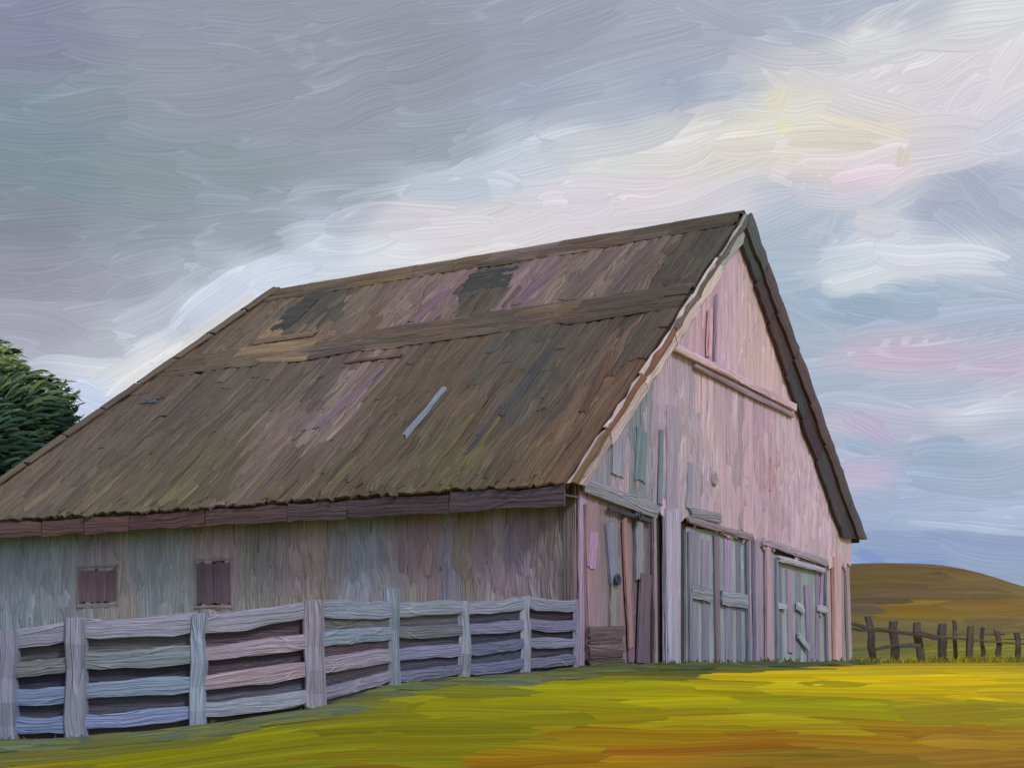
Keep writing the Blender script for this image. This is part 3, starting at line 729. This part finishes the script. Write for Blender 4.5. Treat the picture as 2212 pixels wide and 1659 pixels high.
PAL_R = Palette([(650, 640, (92, 79, 62)), (800, 600, (112, 86, 60)), (1000, 570, (114, 90, 60)), (1250, 520, (92, 73, 58)), (1500, 480, (80, 67, 55)),
    (640, 690, (74, 70, 62)), (690, 670, (70, 68, 60)), (780, 680, (108, 90, 84)), (880, 650, (118, 98, 98)), (950, 660, (124, 98, 110)), (1010, 600, (62, 64, 64)), (1060, 640, (80, 71, 58)), (1150, 620, (124, 98, 112)), (1220, 600, (113, 94, 90)),
    (1300, 580, (114, 97, 94)), (1400, 560, (100, 86, 80)), (1480, 560, (72, 63, 53)), (1530, 520, (64, 64, 60)),
    (600, 735, (140, 114, 88)), (680, 735, (124, 98, 84)), (800, 715, (98, 80, 66)), (950, 700, (98, 80, 62)), (1200, 690, (104, 85, 62)), (700, 780, (82, 68, 70)), (900, 740, (82, 71, 63)), (1200, 725, (76, 67, 59)), (1350, 700, (72, 63, 56)),
    (800, 785, (114, 94, 84)), (1100, 765, (78, 74, 70)), (550, 690, (98, 82, 70)), (450, 760, (97, 82, 72)), (350, 830, (94, 78, 67)), (250, 890, (88, 76, 68)), (420, 870, (84, 74, 68)), (560, 830, (90, 78, 72)), (690, 830, (86, 75, 70)), (760, 850, (128, 108, 118)),
    (700, 900, (118, 100, 106)), (620, 960, (112, 94, 94)), (850, 870, (82, 69, 52)), (950, 840, (86, 71, 52)), (1000, 880, (98, 80, 58)), (1050, 850, (90, 73, 63)), (1120, 850, (70, 67, 64)), (1180, 820, (66, 66, 66)), (1250, 800, (82, 71, 58)),
    (1320, 780, (98, 76, 64)), (1290, 870, (104, 76, 58)), (1240, 950, (104, 80, 58)), (1190, 1015, (110, 90, 56)), (1000, 1000, (94, 90, 50)), (900, 1010, (88, 78, 54)), (800, 1000, (86, 71, 58)), (650, 1000, (84, 72, 60)), (500, 1010, (88, 80, 60)), (400, 1070, (96, 88, 60)),
    (250, 1090, (96, 86, 60)), (100, 1100, (100, 84, 70)), (150, 1000, (90, 78, 70)), (300, 960, (87, 77, 70)), (60, 1060, (97, 84, 74)), (900, 950, (76, 67, 55)), (1100, 980, (82, 71, 55)), (1100, 930, (86, 70, 58)), (760, 1050, (92, 82, 54)), (600, 1080, (94, 84, 56)), (1060, 1035, (90, 84, 50))], 1.48, 1.0, 1.0, mute=.26, tint=(1.06, 1.0, .86))
def w_lim(v): return LE + OV + (LR - LE) * v / SL          # far edge (along the roof) at height v
def v_lim(u):
    if u <= LR + OV: return SL
    return max(0, SL * (LE + OV - u) / (LE - LR))
def rpiece(u0, u1, v0, v1, lift, name='roof_board', rot=False, jj=.1, color=None):
    t0, t1 = min(v1, v_lim(u0)), min(v1, v_lim(u1))
    if max(t0, t1) - v0 < .12: return
    t0, t1 = max(t0, v0 + .03), max(t1, v0 + .03)
    m = P_ROOF.at((u0 + u1) / 2, (v0 + (t0 + t1) / 2) / 2)
    c = jit(PAL_R(*b_px(m)), jj, .05) if color is None else color
    board(name, P_ROOF, [(u0, v0), (u1, v0), (u1, t1), (u0, t0)], .028, c, M_ROOF, roof, lift=lift - .012, wob=.02, crown=.02, ragged=.06 if not rot else .02, rot=rot)
V1, V2, V3 = 3.0, 5.55, 6.35          # tiers up the slope
u = 0.0
UE = LE + OV
while u < UE - .08:
    ww = min(rnd.uniform(.24, .46), UE - u)
    a, b = u + .004, u + ww - .004
    k1 = V1 + rnd.uniform(-1.1, 1.1)
    rpiece(a, b, -.02 + rnd.uniform(-.03, .03), k1 + .06, .0 + rnd.uniform(0, .012))
    if rnd.random() < .35:
        k2 = rnd.uniform(k1 + .7, V2 - .5)
        rpiece(a, b, k1, k2 + .05, .014 + rnd.uniform(0, .008)); rpiece(a, b, k2, V2 + .06, .028)
    else: rpiece(a, b, k1, V2 + rnd.uniform(-.1, .12), .014 + rnd.uniform(0, .008))
    rpiece(a, b, V3 + rnd.uniform(-.08, .15), SL - .55, .022 + rnd.uniform(0, .012))
    u += ww
# level planks: the weathered band two thirds up, and the ridge courses
for (v0, v1, lift) in ((V2, V2 + .30, .03), (V2 + .26, V2 + .58, .036), (V2 + .54, V3 + .14, .042), (SL - .66, SL - .34, .045), (SL - .36, SL + .02, .055)):
    u = 0.0
    while u < UE:
        ln = rnd.uniform(.9, 2.4)
        e = min(u + ln, w_lim((v0 + v1) / 2) - .05)
        if e - u > .3: rpiece(u + .01, e - .01, v0 + rnd.uniform(-.05, .05), min(v1 + rnd.uniform(-.04, .05), SL + .02), lift + rnd.uniform(0, .012), rot=True)
        u += ln
# dark level patches near the ridge
def rbox(px0, py0, px1, py1, rows, col, lift):
    c0, c1 = unproj(P_ROOF, px0, py0), unproj(P_ROOF, px1, py1)
    ua, ub = min(c0[0], c1[0]), max(c0[0], c1[0]); va, vb = min(c0[1], c1[1]), max(c0[1], c1[1])
    for i in range(rows):
        v0, v1 = va + (vb - va) * i / rows, va + (vb - va) * (i + 1) / rows + .03
        o_ = rnd.uniform(-.08, .08)
        board('patch_board', P_ROOF, [(ua + o_, v0), (ub + o_, v0), (ub + o_, v1), (ua + o_, v1)], .02, jit(L3(col, 1.12), .09, .05), M_ROOF, roof, lift=lift, rot=True, wob=.02, ragged=.08)
rbox(712, 632, 580, 724, 4, (70, 68, 62), .045)
rbox(1130, 580, 990, 640, 3, (66, 67, 64), .045)
rbox(690, 722, 545, 752, 1, (134, 112, 90), .065)
rbox(880, 772, 750, 792, 1, (114, 94, 84), .065)
def rstreak(name, p0, p1, width, col, lift=.05):
    a, b = np.array(unproj(P_ROOF, *p0)), np.array(unproj(P_ROOF, *p1))
    d = (b - a) / np.linalg.norm(b - a); s = np.array([-d[1], d[0]]) * width / 2
    board(name, P_ROOF, [a - s, b - s, b + s, a + s], .02, L3(col, 1.12), M_ROOF, roof, lift=lift, rot=True, wob=.03, ragged=.12, n=5)
rstreak('metal_strip', (966, 842), (876, 950), .15, (128, 138, 154), .05)
rstreak('patch_board', (830, 795), (690, 930), .22, (126, 108, 120))
rstreak('patch_board', (700, 905), (660, 935), .12, (134, 132, 138))
rstreak('patch_board', (970, 632), (890, 705), .34, (130, 102, 116))
rstreak('patch_board', (1200, 585), (1120, 660), .34, (128, 100, 114))
rstreak('patch_board', (1330, 545), (1225, 655), .5, (114, 96, 92))
rstreak('patch_board', (1405, 540), (1320, 645), .42, (110, 94, 90))
rstreak('patch_board', (1190, 760), (1090, 900), .22, (72, 72, 74), .03)
rstreak('patch_board', (1085, 880), (1010, 985), .08, (66, 62, 76), .03)
rstreak('patch_board', (1325, 760), (1260, 900), .18, (104, 76, 62))
rstreak('patch_board', (345, 870), (312, 873), .16, (84, 94, 104))
for k in range(9):     # cap boards over the hip
    f0, f1 = k / 9, (k + 1) / 9
    p = lambda f: (LE + OV + (LR - LE) * f - .14, SL * f)
    a, b = np.array(p(f0 + .004)), np.array(p(f1))
    d = (b - a) / np.linalg.norm(b - a); s = np.array([-d[1], d[0]]) * .15
    c = PAL_R(*b_px(P_ROOF.at(*((a + b) / 2))))
    board('hip_board', P_ROOF, [a - s, b - s, b + s, a + s], .03, jit(c, .08), M_ROOF, roof, lift=.09, rot=True, wob=.02, ragged=.03)
# ridge cap over the top
for k in range(8):
    y0, y1 = -OV - .02 + (LR + OV) * k / 8, -OV + (LR + OV) * (k + 1) / 8
    v = [(W / 2 - .17, y0, HR - .03), (W / 2, y0, HR + .07), (W / 2 + .17, y0, HR - .03), (W / 2 - .17, y1, HR - .03), (W / 2, y1, HR + .07), (W / 2 + .17, y1, HR - .03), (W / 2, y0, HR - .05), (W / 2, y1, HR - .05)]
    j = rnd.uniform(-.02, .02); v = [(a, b, c + j) for a, b, c in v]
    mesh_obj('ridge_cap', v, [(0, 1, 4, 3), (1, 2, 5, 4), (0, 6, 2, 1), (3, 4, 5, 7), (0, 3, 7, 6), (2, 6, 7, 5)], [(q[1], q[0]) for q in v], None, M_ROOF, roof,
             jit(PAL_R(*b_px((W / 2, (y0 + y1) / 2, HR - .2))), .08), smooth=False)
# fascia along the eave
P_FASC = Plane((-OE + .02, 0, 0), (0, 1, 0), (0, 0, 1), (-1, 0, 0))
PAL_F = Palette([(50, 1145, (90, 68, 70)), (300, 1120, (88, 64, 68)), (500, 1110, (86, 68, 74)), (700, 1090, (78, 68, 74)), (900, 1080, (74, 61, 70)), (1150, 1060, (78, 68, 77))], 1.9)
y = -OV
while y < LE:
    y1 = min(y + rnd.uniform(1.2, 2.4), LE)
    board('fascia_board', P_FASC, [(y + .01, HE - .36), (y1 - .01, HE - .36), (y1 - .01, HE - .05), (y + .01, HE - .05)], .03, jit(PAL_F(*b_px((-OE, (y + y1) / 2, HE - .2))), .08, .06), M_WOOD, roof, lift=-.01, rot=True, wob=.025, ragged=.01, n=5)
    y = y1
solid('soffit', [(-OE + .03, -OV + .02, HE - .20), (-OE + .03, LE - .02, HE - .20), (-.05, LE - .02, HE - .20), (-.05, -OV + .02, HE - .20)], (0, 0, .03), L3((110, 96, 100)), M_WOOD, roof)


# ------------------------------------------------------------------ brush-stroke ribbons laid over the boards to soften their pattern
def smears(name, pl, mat, parent, pal, count, pick, lift, ln, hw, ang, label, ja=.1):
    s = Strokes(lambda a, b, h: pl.at(a, b, h))
    for k in range(count):
        g = pick()
        if g is None: continue
        a, b = g
        L = rnd.uniform(*ln)
        if ang > 1: L = min(L, 2 * b - .1)
        c = jit(pal(*b_px(pl.at(a, b))), ja, .05)
        s.add(a, b, ang + rnd.gauss(0, .04), L, rnd.uniform(*hw), c, h=lift - .014 + .006 * rnd.random(), thick=.020, bend=rnd.uniform(-.03, .03), n=5, m=4, rag=.9, lat_j=.10)
    if np.dot(np.cross(pl.U, pl.V), pl.N) < 0: s.fa = [tuple(reversed(f)) for f in s.fa]
    o = s.build(name, mat, parent)
    o['kind'] = 'stuff'
    o['label'] = label
    return o
M_STROKE = paint('wall_strokes', src='attr', along=0.6, across=22, val=0.26, hue=0.010, bump=0.8, dist=0.03, rough=.42)
M_RSTROKE = paint('roof_stroke_paint', src='attr', along=0.5, across=20, val=0.42, hue=0.012, bump=0.85, dist=0.035, rough=.48)
def pick_roof():
    a, b = rnd.uniform(.2, UE - .3), rnd.uniform(.3, V2 - .7)
    return (a, b) if v_lim(a) > b + .8 else None
def pick_roof_top():
    a, b = rnd.uniform(.2, LR), rnd.uniform(V3 + .4, SL - 1.1)
    return (a, b) if v_lim(a) > b + .8 else None
smears('roof_strokes', P_ROOF, M_RSTROKE, roof, PAL_R, 400, pick_roof, .048, (.9, 2.8), (.05, .24), math.pi / 2, 'brush-like colour strokes running down the roof boards', ja=.24)
smears('roof_strokes', P_ROOF, M_RSTROKE, roof, PAL_R, 130, pick_roof_top, .062, (.7, 1.6), (.10, .30), math.pi / 2, 'brush-like colour strokes on the upper roof boards', ja=.2)
smears('roof_strokes', P_ROOF, M_RSTROKE, roof, PAL_R, 120, lambda: (rnd.uniform(1.5, LR - 1.2), rnd.choice([V2 + .15, V2 + .4, V3, SL - .5, SL - .2]) + rnd.uniform(-.1, .1)), .078, (.9, 2.6), (.06, .16), 0.0, 'brush-like colour strokes along the level roof planks')
def pick_gable():
    a = rnd.uniform(.9, W - .6); lo, hi = L_LOW(a) + .5, roof_under(a) - .8
    if hi < lo: return None
    b = rnd.uniform(lo, hi)
    return (a, b) if abs(b - L_TOP(a)) > .75 else None
smears('wall_strokes', P_GABLE, M_STROKE, gable, PAL_G, 300, pick_gable, .094, (.6, 1.5), (.09, .24), math.pi / 2, 'pink and grey brush strokes over the gable boards', ja=.09)
smears('wall_strokes', P_SIDE, M_STROKE, side, PAL_S, 210, lambda: (rnd.uniform(.3, LB - .3), rnd.uniform(1.0, 2.2)), .056, (.6, 1.4), (.08, .26), math.pi / 2, 'grey brush strokes over the side wall boards', ja=.16)

# ------------------------------------------------------------------ pale yard fence in front of the side wall
def wpost(name, base, top, wx, wd, color, mat, parent, seg=6, root=.35, wob=.02):
    """a hewn post from base to top, slightly crooked, in world coordinates"""
    base, top = np.array(base), np.array(top)
    v, f, uv = [], [], []
    b0 = base - np.array([0, 0, root])
    lnz = np.linalg.norm(top - b0)
    prof = [(-.5, -.42), (-.42, -.5), (.42, -.5), (.5, -.42), (.5, .5), (-.5, .5)]
    for i in range(seg + 1):
        t = i / seg
        c = b0 + (top - b0) * t + np.array([rnd.uniform(-wob, wob), rnd.uniform(-wob, wob), 0])
        s = rnd.uniform(.92, 1.08) * (1.05 - .1 * t)
        for j, (px_, py_) in enumerate(prof):
            dz = rnd.uniform(-.02, .02) if i == seg else 0
            v.append(c + np.array([px_ * wx * s, py_ * wd * s, dz])); uv.append((t * lnz, (j / 6) * (wx + wd) * 2))
    n = len(prof)
    for i in range(seg):
        for j in range(n):
            f.append((i * n + j, i * n + (j + 1) % n, (i + 1) * n + (j + 1) % n, (i + 1) * n + j))
    f.append(tuple(range(seg * n, seg * n + n))); f.append(tuple(reversed(range(n))))
    return mesh_obj(name, v, f, uv, None, mat, parent, color, smooth=False)
def wrail(name, p0, p1, wid, th, color, mat, parent, sag=.0, seg=5, wob=.010):
    p0, p1 = np.array(p0, float), np.array(p1, float)
    d = p1 - p0; ln = np.linalg.norm(d); nrm = np.array([d[1], -d[0], 0]); nrm /= np.linalg.norm(nrm)
    if nrm[1] > 0: nrm = -nrm
    v, f, uv = [], [], []
    prof = [(-.5, -.35), (-.25, -.5), (.25, -.5), (.5, -.35), (.5, .5), (-.5, .5)]
    for i in range(seg + 1):
        t = i / seg
        c = p0 + d * t + np.array([0, 0, -sag * (1 - (2 * t - 1) ** 2) + rnd.uniform(-wob, wob)])
        s = rnd.uniform(.88, 1.1) * (.88 if i in (0, seg) else 1)
        for j, (a, b) in enumerate(prof):
            v.append(c + np.array([0, 0, a * wid * s]) - nrm * b * th); uv.append((t * ln, (a + .5) * wid + (0 if j < 4 else .3)))
    n = len(prof)
    for i in range(seg):
        for j in range(n):
            f.append((i * n + j, (i + 1) * n + j, (i + 1) * n + (j + 1) % n, i * n + (j + 1) % n))
    f.append(tuple(range(n))); f.append(tuple(reversed(range(seg * n, seg * n + n))))
    return mesh_obj(name, v, f, uv, None, mat, parent, color, smooth=False)

FK = 1.24
FD = 1.25
FP = [(-150, 1372, 1612, 40, (150, 150, 172)), (18, 1362, 1604, 40, (142, 142, 164)), (166, 1336, 1600, 44, (146, 148, 164)), (426, 1326, 1574, 32, (146, 158, 176)), (682, 1298, 1534, 42, (152, 148, 162)),
      (848, 1270, 1488, 34, (136, 148, 160)), (1000, 1300, 1470, 28, (146, 154, 166)), (1134, 1288, 1458, 24, (150, 156, 168)), (1232, 1296, 1440, 16, (142, 136, 156))]
f0 = on_ground(682, 1540)
fence = empty('yard_fence', (f0.x, f0.y, f0.z))
tag(fence, 'pale grey board fence running up to the barn corner in front of side wall', 'fence')
FO = np.array(f0)
posts = []
for (px, yt, yb, wpx, c) in FP:
    g = np.array(on_ground(px, yb))
    if px > 1200: g = b2w((-.28, -.12, 0)); g[2] = terrain(g[0], g[1])
    top = EYE + (HZ - yt) / F * g[1]
    wd = wpx / F * g[1]
    posts.append((g, top, wd))
    lean = rnd.uniform(-.02, .02)
    wpost('post', g - FO, np.array([g[0] + lean, g[1], top]) - FO, wd, max(.10, wd * .8), jit(L3(c, FK) * np.array([.96, .98, 1.1]), .05, .03), M_FENCE, fence)
LIGHT = [[(150, 150, 168), (150, 152, 168), (150, 146, 156), (146, 142, 168)], [(150, 150, 168), (118, 122, 124), (122, 140, 168), (120, 136, 174)], [(152, 152, 168), (132, 142, 148), (132, 148, 168), (138, 150, 188)], [(152, 152, 168), (156, 144, 156), (166, 148, 156), (150, 158, 172)],
         [(150, 158, 178), (140, 152, 172), (152, 144, 160), (142, 140, 158)], [(138, 146, 160), (118, 118, 128), (134, 134, 164), (116, 118, 140)], [(140, 146, 164), (128, 128, 156), (108, 112, 138), (116, 116, 148)], [(138, 142, 160), (124, 124, 150), (128, 134, 154), (116, 116, 138)]]
GAP_SHADE = [[(88, 88, 94)] * 4, [(92, 90, 94), (66, 64, 86), (80, 86, 92), (84, 70, 76)], [(106, 108, 108), (72, 72, 86), (88, 88, 98), (88, 78, 82)], [(92, 76, 86), (84, 72, 82), (90, 88, 102), (82, 66, 78)],
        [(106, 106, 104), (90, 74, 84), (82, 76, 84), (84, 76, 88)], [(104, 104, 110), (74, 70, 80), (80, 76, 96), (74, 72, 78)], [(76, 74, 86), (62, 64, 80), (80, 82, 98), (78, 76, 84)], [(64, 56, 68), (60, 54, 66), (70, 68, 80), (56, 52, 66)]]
for i in range(len(posts) - 1):
    (g0, t0, w0), (g1, t1, w1) = posts[i], posts[i + 1]
    if i == 4: t1 -= .20
    if i == 5: t0 -= .20
    h0, h1 = t0 - g0[2], t1 - g1[2]
    for k, (fr, ht) in enumerate([(.92, .165), (.65, .14), (.40, .14), (.155, .13)]):
        ht_ = ht * (h0 + h1) / 2 * rnd.uniform(.95, 1.15)
        a = g0 + np.array([0, -.01, fr * h0 + rnd.uniform(-.02, .02)]); b = g1 + np.array([0, -.01, fr * h1 + rnd.uniform(-.02, .02)])
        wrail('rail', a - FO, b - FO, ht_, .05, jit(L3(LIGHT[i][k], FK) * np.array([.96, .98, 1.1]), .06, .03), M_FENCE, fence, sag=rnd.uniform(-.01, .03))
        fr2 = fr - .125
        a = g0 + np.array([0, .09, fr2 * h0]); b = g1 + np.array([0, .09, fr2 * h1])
        wrail('gap_shade_board', a - FO, b - FO, (.19 if k < 3 else .16) * (h0 + h1) / 2, .03, jit(L3(GAP_SHADE[i][k], FD) * np.array([.96, .98, 1.12]), .12, .05), M_FENCE, fence)  # added boards filling the rail gaps, coloured dark for the shade there

# ------------------------------------------------------------------ dark rough fence on the right, at the foot of the hill
def c4(x, y): return ((1750 + x * .3515) * .9572, (1150 + y * .3515) * .9572)
RY = 44.0
rp = [(595, 700, 645, 1000, 50), (755, 730, 775, 985, 60), (905, 740, 950, 990, 56), (1070, 745, 1072, 965, 62), (1150, 725, 1165, 915, 28), (1250, 760, 1250, 965, 50), (1335, 770, 1325, 970, 30), (1425, 790, 1445, 1005, 38), (1550, 805, 1572, 985, 40), (1660, 815, 1668, 990, 44)]
px0, py0 = c4(1070, 965)
r0 = np.array([(px0 - CX) / F * RY, RY, terrain((px0 - CX) / F * RY, RY)])
rf = empty('hill_fence', tuple(r0))
tag(rf, 'rough dark wooden post fence at the foot of the brown hill', 'fence')
rposts = []
for (xt, yt, xb, yb, wpx) in rp:
    (tx, ty), (bx, by) = c4(xt, yt), c4(xb, yb)
    yy = RY + rnd.uniform(-.5, .5)
    x = (bx - CX) / F * yy
    z = terrain(x, yy)
    zt = EYE + (HZ - ty + 5) / F * yy
    rposts.append((x, yy, z, zt))
    col = [(84, 74, 74), (88, 78, 76), (86, 78, 72), (84, 76, 72), (96, 86, 72), (90, 82, 72), (82, 72, 64), (92, 80, 70), (92, 82, 72), (88, 78, 70)][rp.index((xt, yt, xb, yb, wpx))]
    wd = wpx * .3515 * .9572 / F * yy * .8
    wpost('post', np.array([x, yy, z]) - r0, np.array([(tx - CX) / F * yy, yy, zt]) - r0, wd, wd * .8, jit(L3(col, 1.25), .07, .04), M_FENCE, rf, wob=.03)
def rrail(pa, pb, wid, col):
    (ax, ay), (bx, by) = c4(*pa), c4(*pb)
    y_ = RY - .35
    a = np.array([(ax - CX) / F * y_, y_, EYE + (HZ - ay) / F * y_]); b = np.array([(bx - CX) / F * y_, y_, EYE + (HZ - by) / F * y_])
    wrail('rail', a - r0, b - r0, wid, .08, jit(L3(col, 1.25), .06), M_FENCE, rf, wob=.02)
rrail((485, 735), (730, 785), .11, (82, 72, 66)); rrail((720, 775), (900, 800), .11, (84, 74, 68)); rrail((890, 785), (1050, 825), .16, (84, 74, 70))
rrail((480, 765), (640, 780), .09, (78, 84, 72)); rrail((640, 895), (790, 868), .10, (88, 78, 66)); rrail((790, 870), (930, 872), .14, (88, 88, 86))
rrail((1050, 815), (1260, 830), .07, (96, 86, 70)); rrail((1250, 835), (1440, 850), .06, (98, 88, 70)); rrail((1430, 850), (1670, 865), .06, (98, 88, 70))

# ------------------------------------------------------------------ ragged tufts at the feet of the walls and fences
tv, tf, tu, tc = [], [], [], []
def blade(p, ln, hw, lean, col):
    b0 = len(tv); ro = rnd.uniform(0, 200)
    for i, (t, w) in enumerate(((0, 1), (.55, .8), (1, .15))):
        for sgn in (-1, 1):
            tv.append((p[0] + lean * t * t + sgn * hw * w, p[1] - .02 * t, p[2] - .03 + ln * t)); tu.append((t * ln + ro, sgn * hw)); tc.append(col)
    for i in range(2):
        q = b0 + 2 * i
        tf.append((q, q + 1, q + 3, q + 2))
def tuft(x, y, n, ln, cols, sp):
    for k in range(n):
        a, b = x + rnd.gauss(0, sp), y + rnd.gauss(0, sp * .4)
        blade((a, b, terrain(a, b)), rnd.uniform(.4, 1) * ln, rnd.uniform(.012, .03) * max(1, y / 26), rnd.gauss(0, ln * .35), jit(L3(cols[rnd.randrange(len(cols))], 1.1), .15, .06))
GCOL, YCOL = [(84, 98, 60), (96, 106, 58), (108, 112, 54), (92, 92, 66)], [(150, 146, 30), (128, 126, 52), (168, 158, 22), (112, 108, 66)]
for k in range(90):                       # along the gable
    q = b2w((rnd.uniform(-.2, W + .3), -.22 - abs(rnd.gauss(0, .2)), 0)); tuft(q[0], q[1], 7, rnd.uniform(.08, .22), GCOL, .14)
for (x, yy, z, zt) in rposts:             # round the posts under the hill
    for k in range(4): tuft(x + rnd.gauss(0, .5), yy - .4 + rnd.gauss(0, .2), 12, rnd.uniform(.15, .38), YCOL, .22)
for k in range(50): tuft(rnd.uniform(10.5, 17), rnd.uniform(42.5, 44.5), 10, rnd.uniform(.12, .3), YCOL, .3)
for (g, t_, w_) in posts:                 # round the pale posts
    for k in range(3): tuft(g[0] + rnd.gauss(0, .2), g[1] - .12 + rnd.gauss(0, .05), 7, rnd.uniform(.06, .16), GCOL, .09)
tufts = mesh_obj('grass_tufts', tv, tf, tu, np.array(tc), M_LEAF)
tag(tufts, 'ragged green and straw grass tufts along the barn foot and fence posts', 'grass', kind='stuff')

# ------------------------------------------------------------------ dark tree beyond the far end of the barn
TY = 46.0
tx = (-90 - CX) / F * TY
tz = terrain(tx, TY)
tree = empty('dark_tree', (tx, TY, tz))
tag(tree, 'dark green bushy tree rising behind the far end of the barn roof', 'tree')
M_BARK = paint('bark', along=2, across=20, val=.5, hue=.02, bump=.9)
def limb(pts, radii, name, parent):
    v, f, uv = [], [], []; n = 8
    for (p, r) in zip(pts, radii):
        for j in range(n):
            a = 2 * math.pi * j / n
            v.append((p[0] + r * math.cos(a) * rnd.uniform(.9, 1.1), p[1] + r * math.sin(a) * rnd.uniform(.9, 1.1), p[2])); uv.append((p[2], j * r * .8))
    for i in range(len(pts) - 1):
        for j in range(n): f.append((i * n + j, i * n + (j + 1) % n, (i + 1) * n + (j + 1) % n, (i + 1) * n + j))
    f.append(tuple(range((len(pts) - 1) * n, len(pts) * n)))
    return mesh_obj(name, v, f, uv, None, M_BARK, parent, L3((84, 72, 60)), smooth=True)
trunk = limb([(0, 0, -.4), (.05, .1, 1.2), (-.1, .0, 3), (.1, .1, 5.2), (0, 0, 7.5)], [.5, .36, .3, .22, .06], 'trunk', tree)
lobes = []
for (px, py, r, dy) in [(-40, 808, 88, 0), (75, 890, 96, -.4), (20, 960, 120, -.6), (-90, 900, 150, .4), (-180, 850, 130, .5), (-60, 1060, 170, 0), (-220, 1010, 170, .3), (110, 905, 55, -.6), (60, 1040, 90, -.6), (-300, 1000, 150, 0), (-160, 1150, 160, .2), (20, 1130, 120, -.2)]:
    lobes.append((np.array([(px - CX) / F * TY - tx, dy, EYE + (HZ - py) / F * TY - tz]), r / F * TY))
for k, (c, r) in enumerate(lobes):
    if k % 2 == 0:
        s = np.array([0, 0, max(1.5, min(6.5, c[2] * .55))])
        limb([s, s * .5 + c * .5 + np.array([0, 0, .2]), c], [.14, .09, .03], 'limb', trunk)
LEAF = [(34, 52, 50), (42, 62, 52), (52, 72, 56), (70, 86, 64), (92, 108, 66), (112, 126, 76), (96, 106, 90)]
lv, lf, lu, lc = [], [], [], []
def dab(p, d, side, ln, hw, col):
    """a blunt, ragged leaf spray shaped like a brush dab"""
    b0 = len(lv); n, m = 3, 2
    ro = rnd.uniform(0, 300)
    up = np.cross(d, side)
    en = [rnd.uniform(-.16, .1) for _ in range(m + 1)]; sh = [rnd.uniform(.85, 1.15) for _ in range(m + 1)]
    for i in range(n + 1):
        t = i / n
        for j in range(m + 1):
            v = 2 * j / m - 1
            tt = t + (en[j] - .14 * v * v if i == n else (-en[j] * .6 + .1 * v * v if i == 0 else 0))
            q = p + d * ln * (tt - .3) + side * v * hw * (.8 + .3 * t) + up * (.14 * ln * math.sin(tt * 2.4) - .25 * hw * v * v) + np.array([0, 0, -.2 * ln * tt * tt])
            lv.append(q); lu.append((tt * ln + ro, v * hw + ro)); lc.append(col * sh[j])
    for i in range(n):
        for j in range(m):
            q = b0 + i * (m + 1) + j
            lf.append((q, q + 1, q + m + 2, q + m + 1))
for (c, r) in lobes:
    for k in range(int(900 * (r / 1.6) ** 2)):
        th, ph = rnd.uniform(0, 2 * math.pi), math.acos(rnd.uniform(-1, 1))
        d = np.array([math.sin(ph) * math.cos(th), math.sin(ph) * math.sin(th), math.cos(ph)])
        rr = r * rnd.uniform(.25, .92) ** .5
        p = c + d * rr * np.array([1, 1, .9])
        fan = np.array([.75 + .5 * d[0], rnd.gauss(0, .15), .35 + .6 * d[2]]) + np.array([rnd.gauss(0, .18), 0, rnd.gauss(0, .18)])
        dd = fan - d * (fan @ d) * .8; dd /= np.linalg.norm(dd)      # sprays lie along the crown's surface, fanning up and out
        sd = np.cross(d, dd) + np.array([rnd.gauss(0, .15), rnd.gauss(0, .15), rnd.gauss(0, .15)]); sd /= np.linalg.norm(sd)
        # paler sprays towards the top lobe
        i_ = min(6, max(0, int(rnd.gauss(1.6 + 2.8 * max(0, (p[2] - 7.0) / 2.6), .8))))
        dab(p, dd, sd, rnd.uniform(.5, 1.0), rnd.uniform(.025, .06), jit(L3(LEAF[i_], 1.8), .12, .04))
crown = mesh_obj('crown', lv, lf, lu, np.array(lc), M_LEAF, tree)
print('objects', len(bpy.data.objects), 'tris ~', sum(len(o.data.polygons) * 2 for o in bpy.data.objects if o.type == 'MESH'))
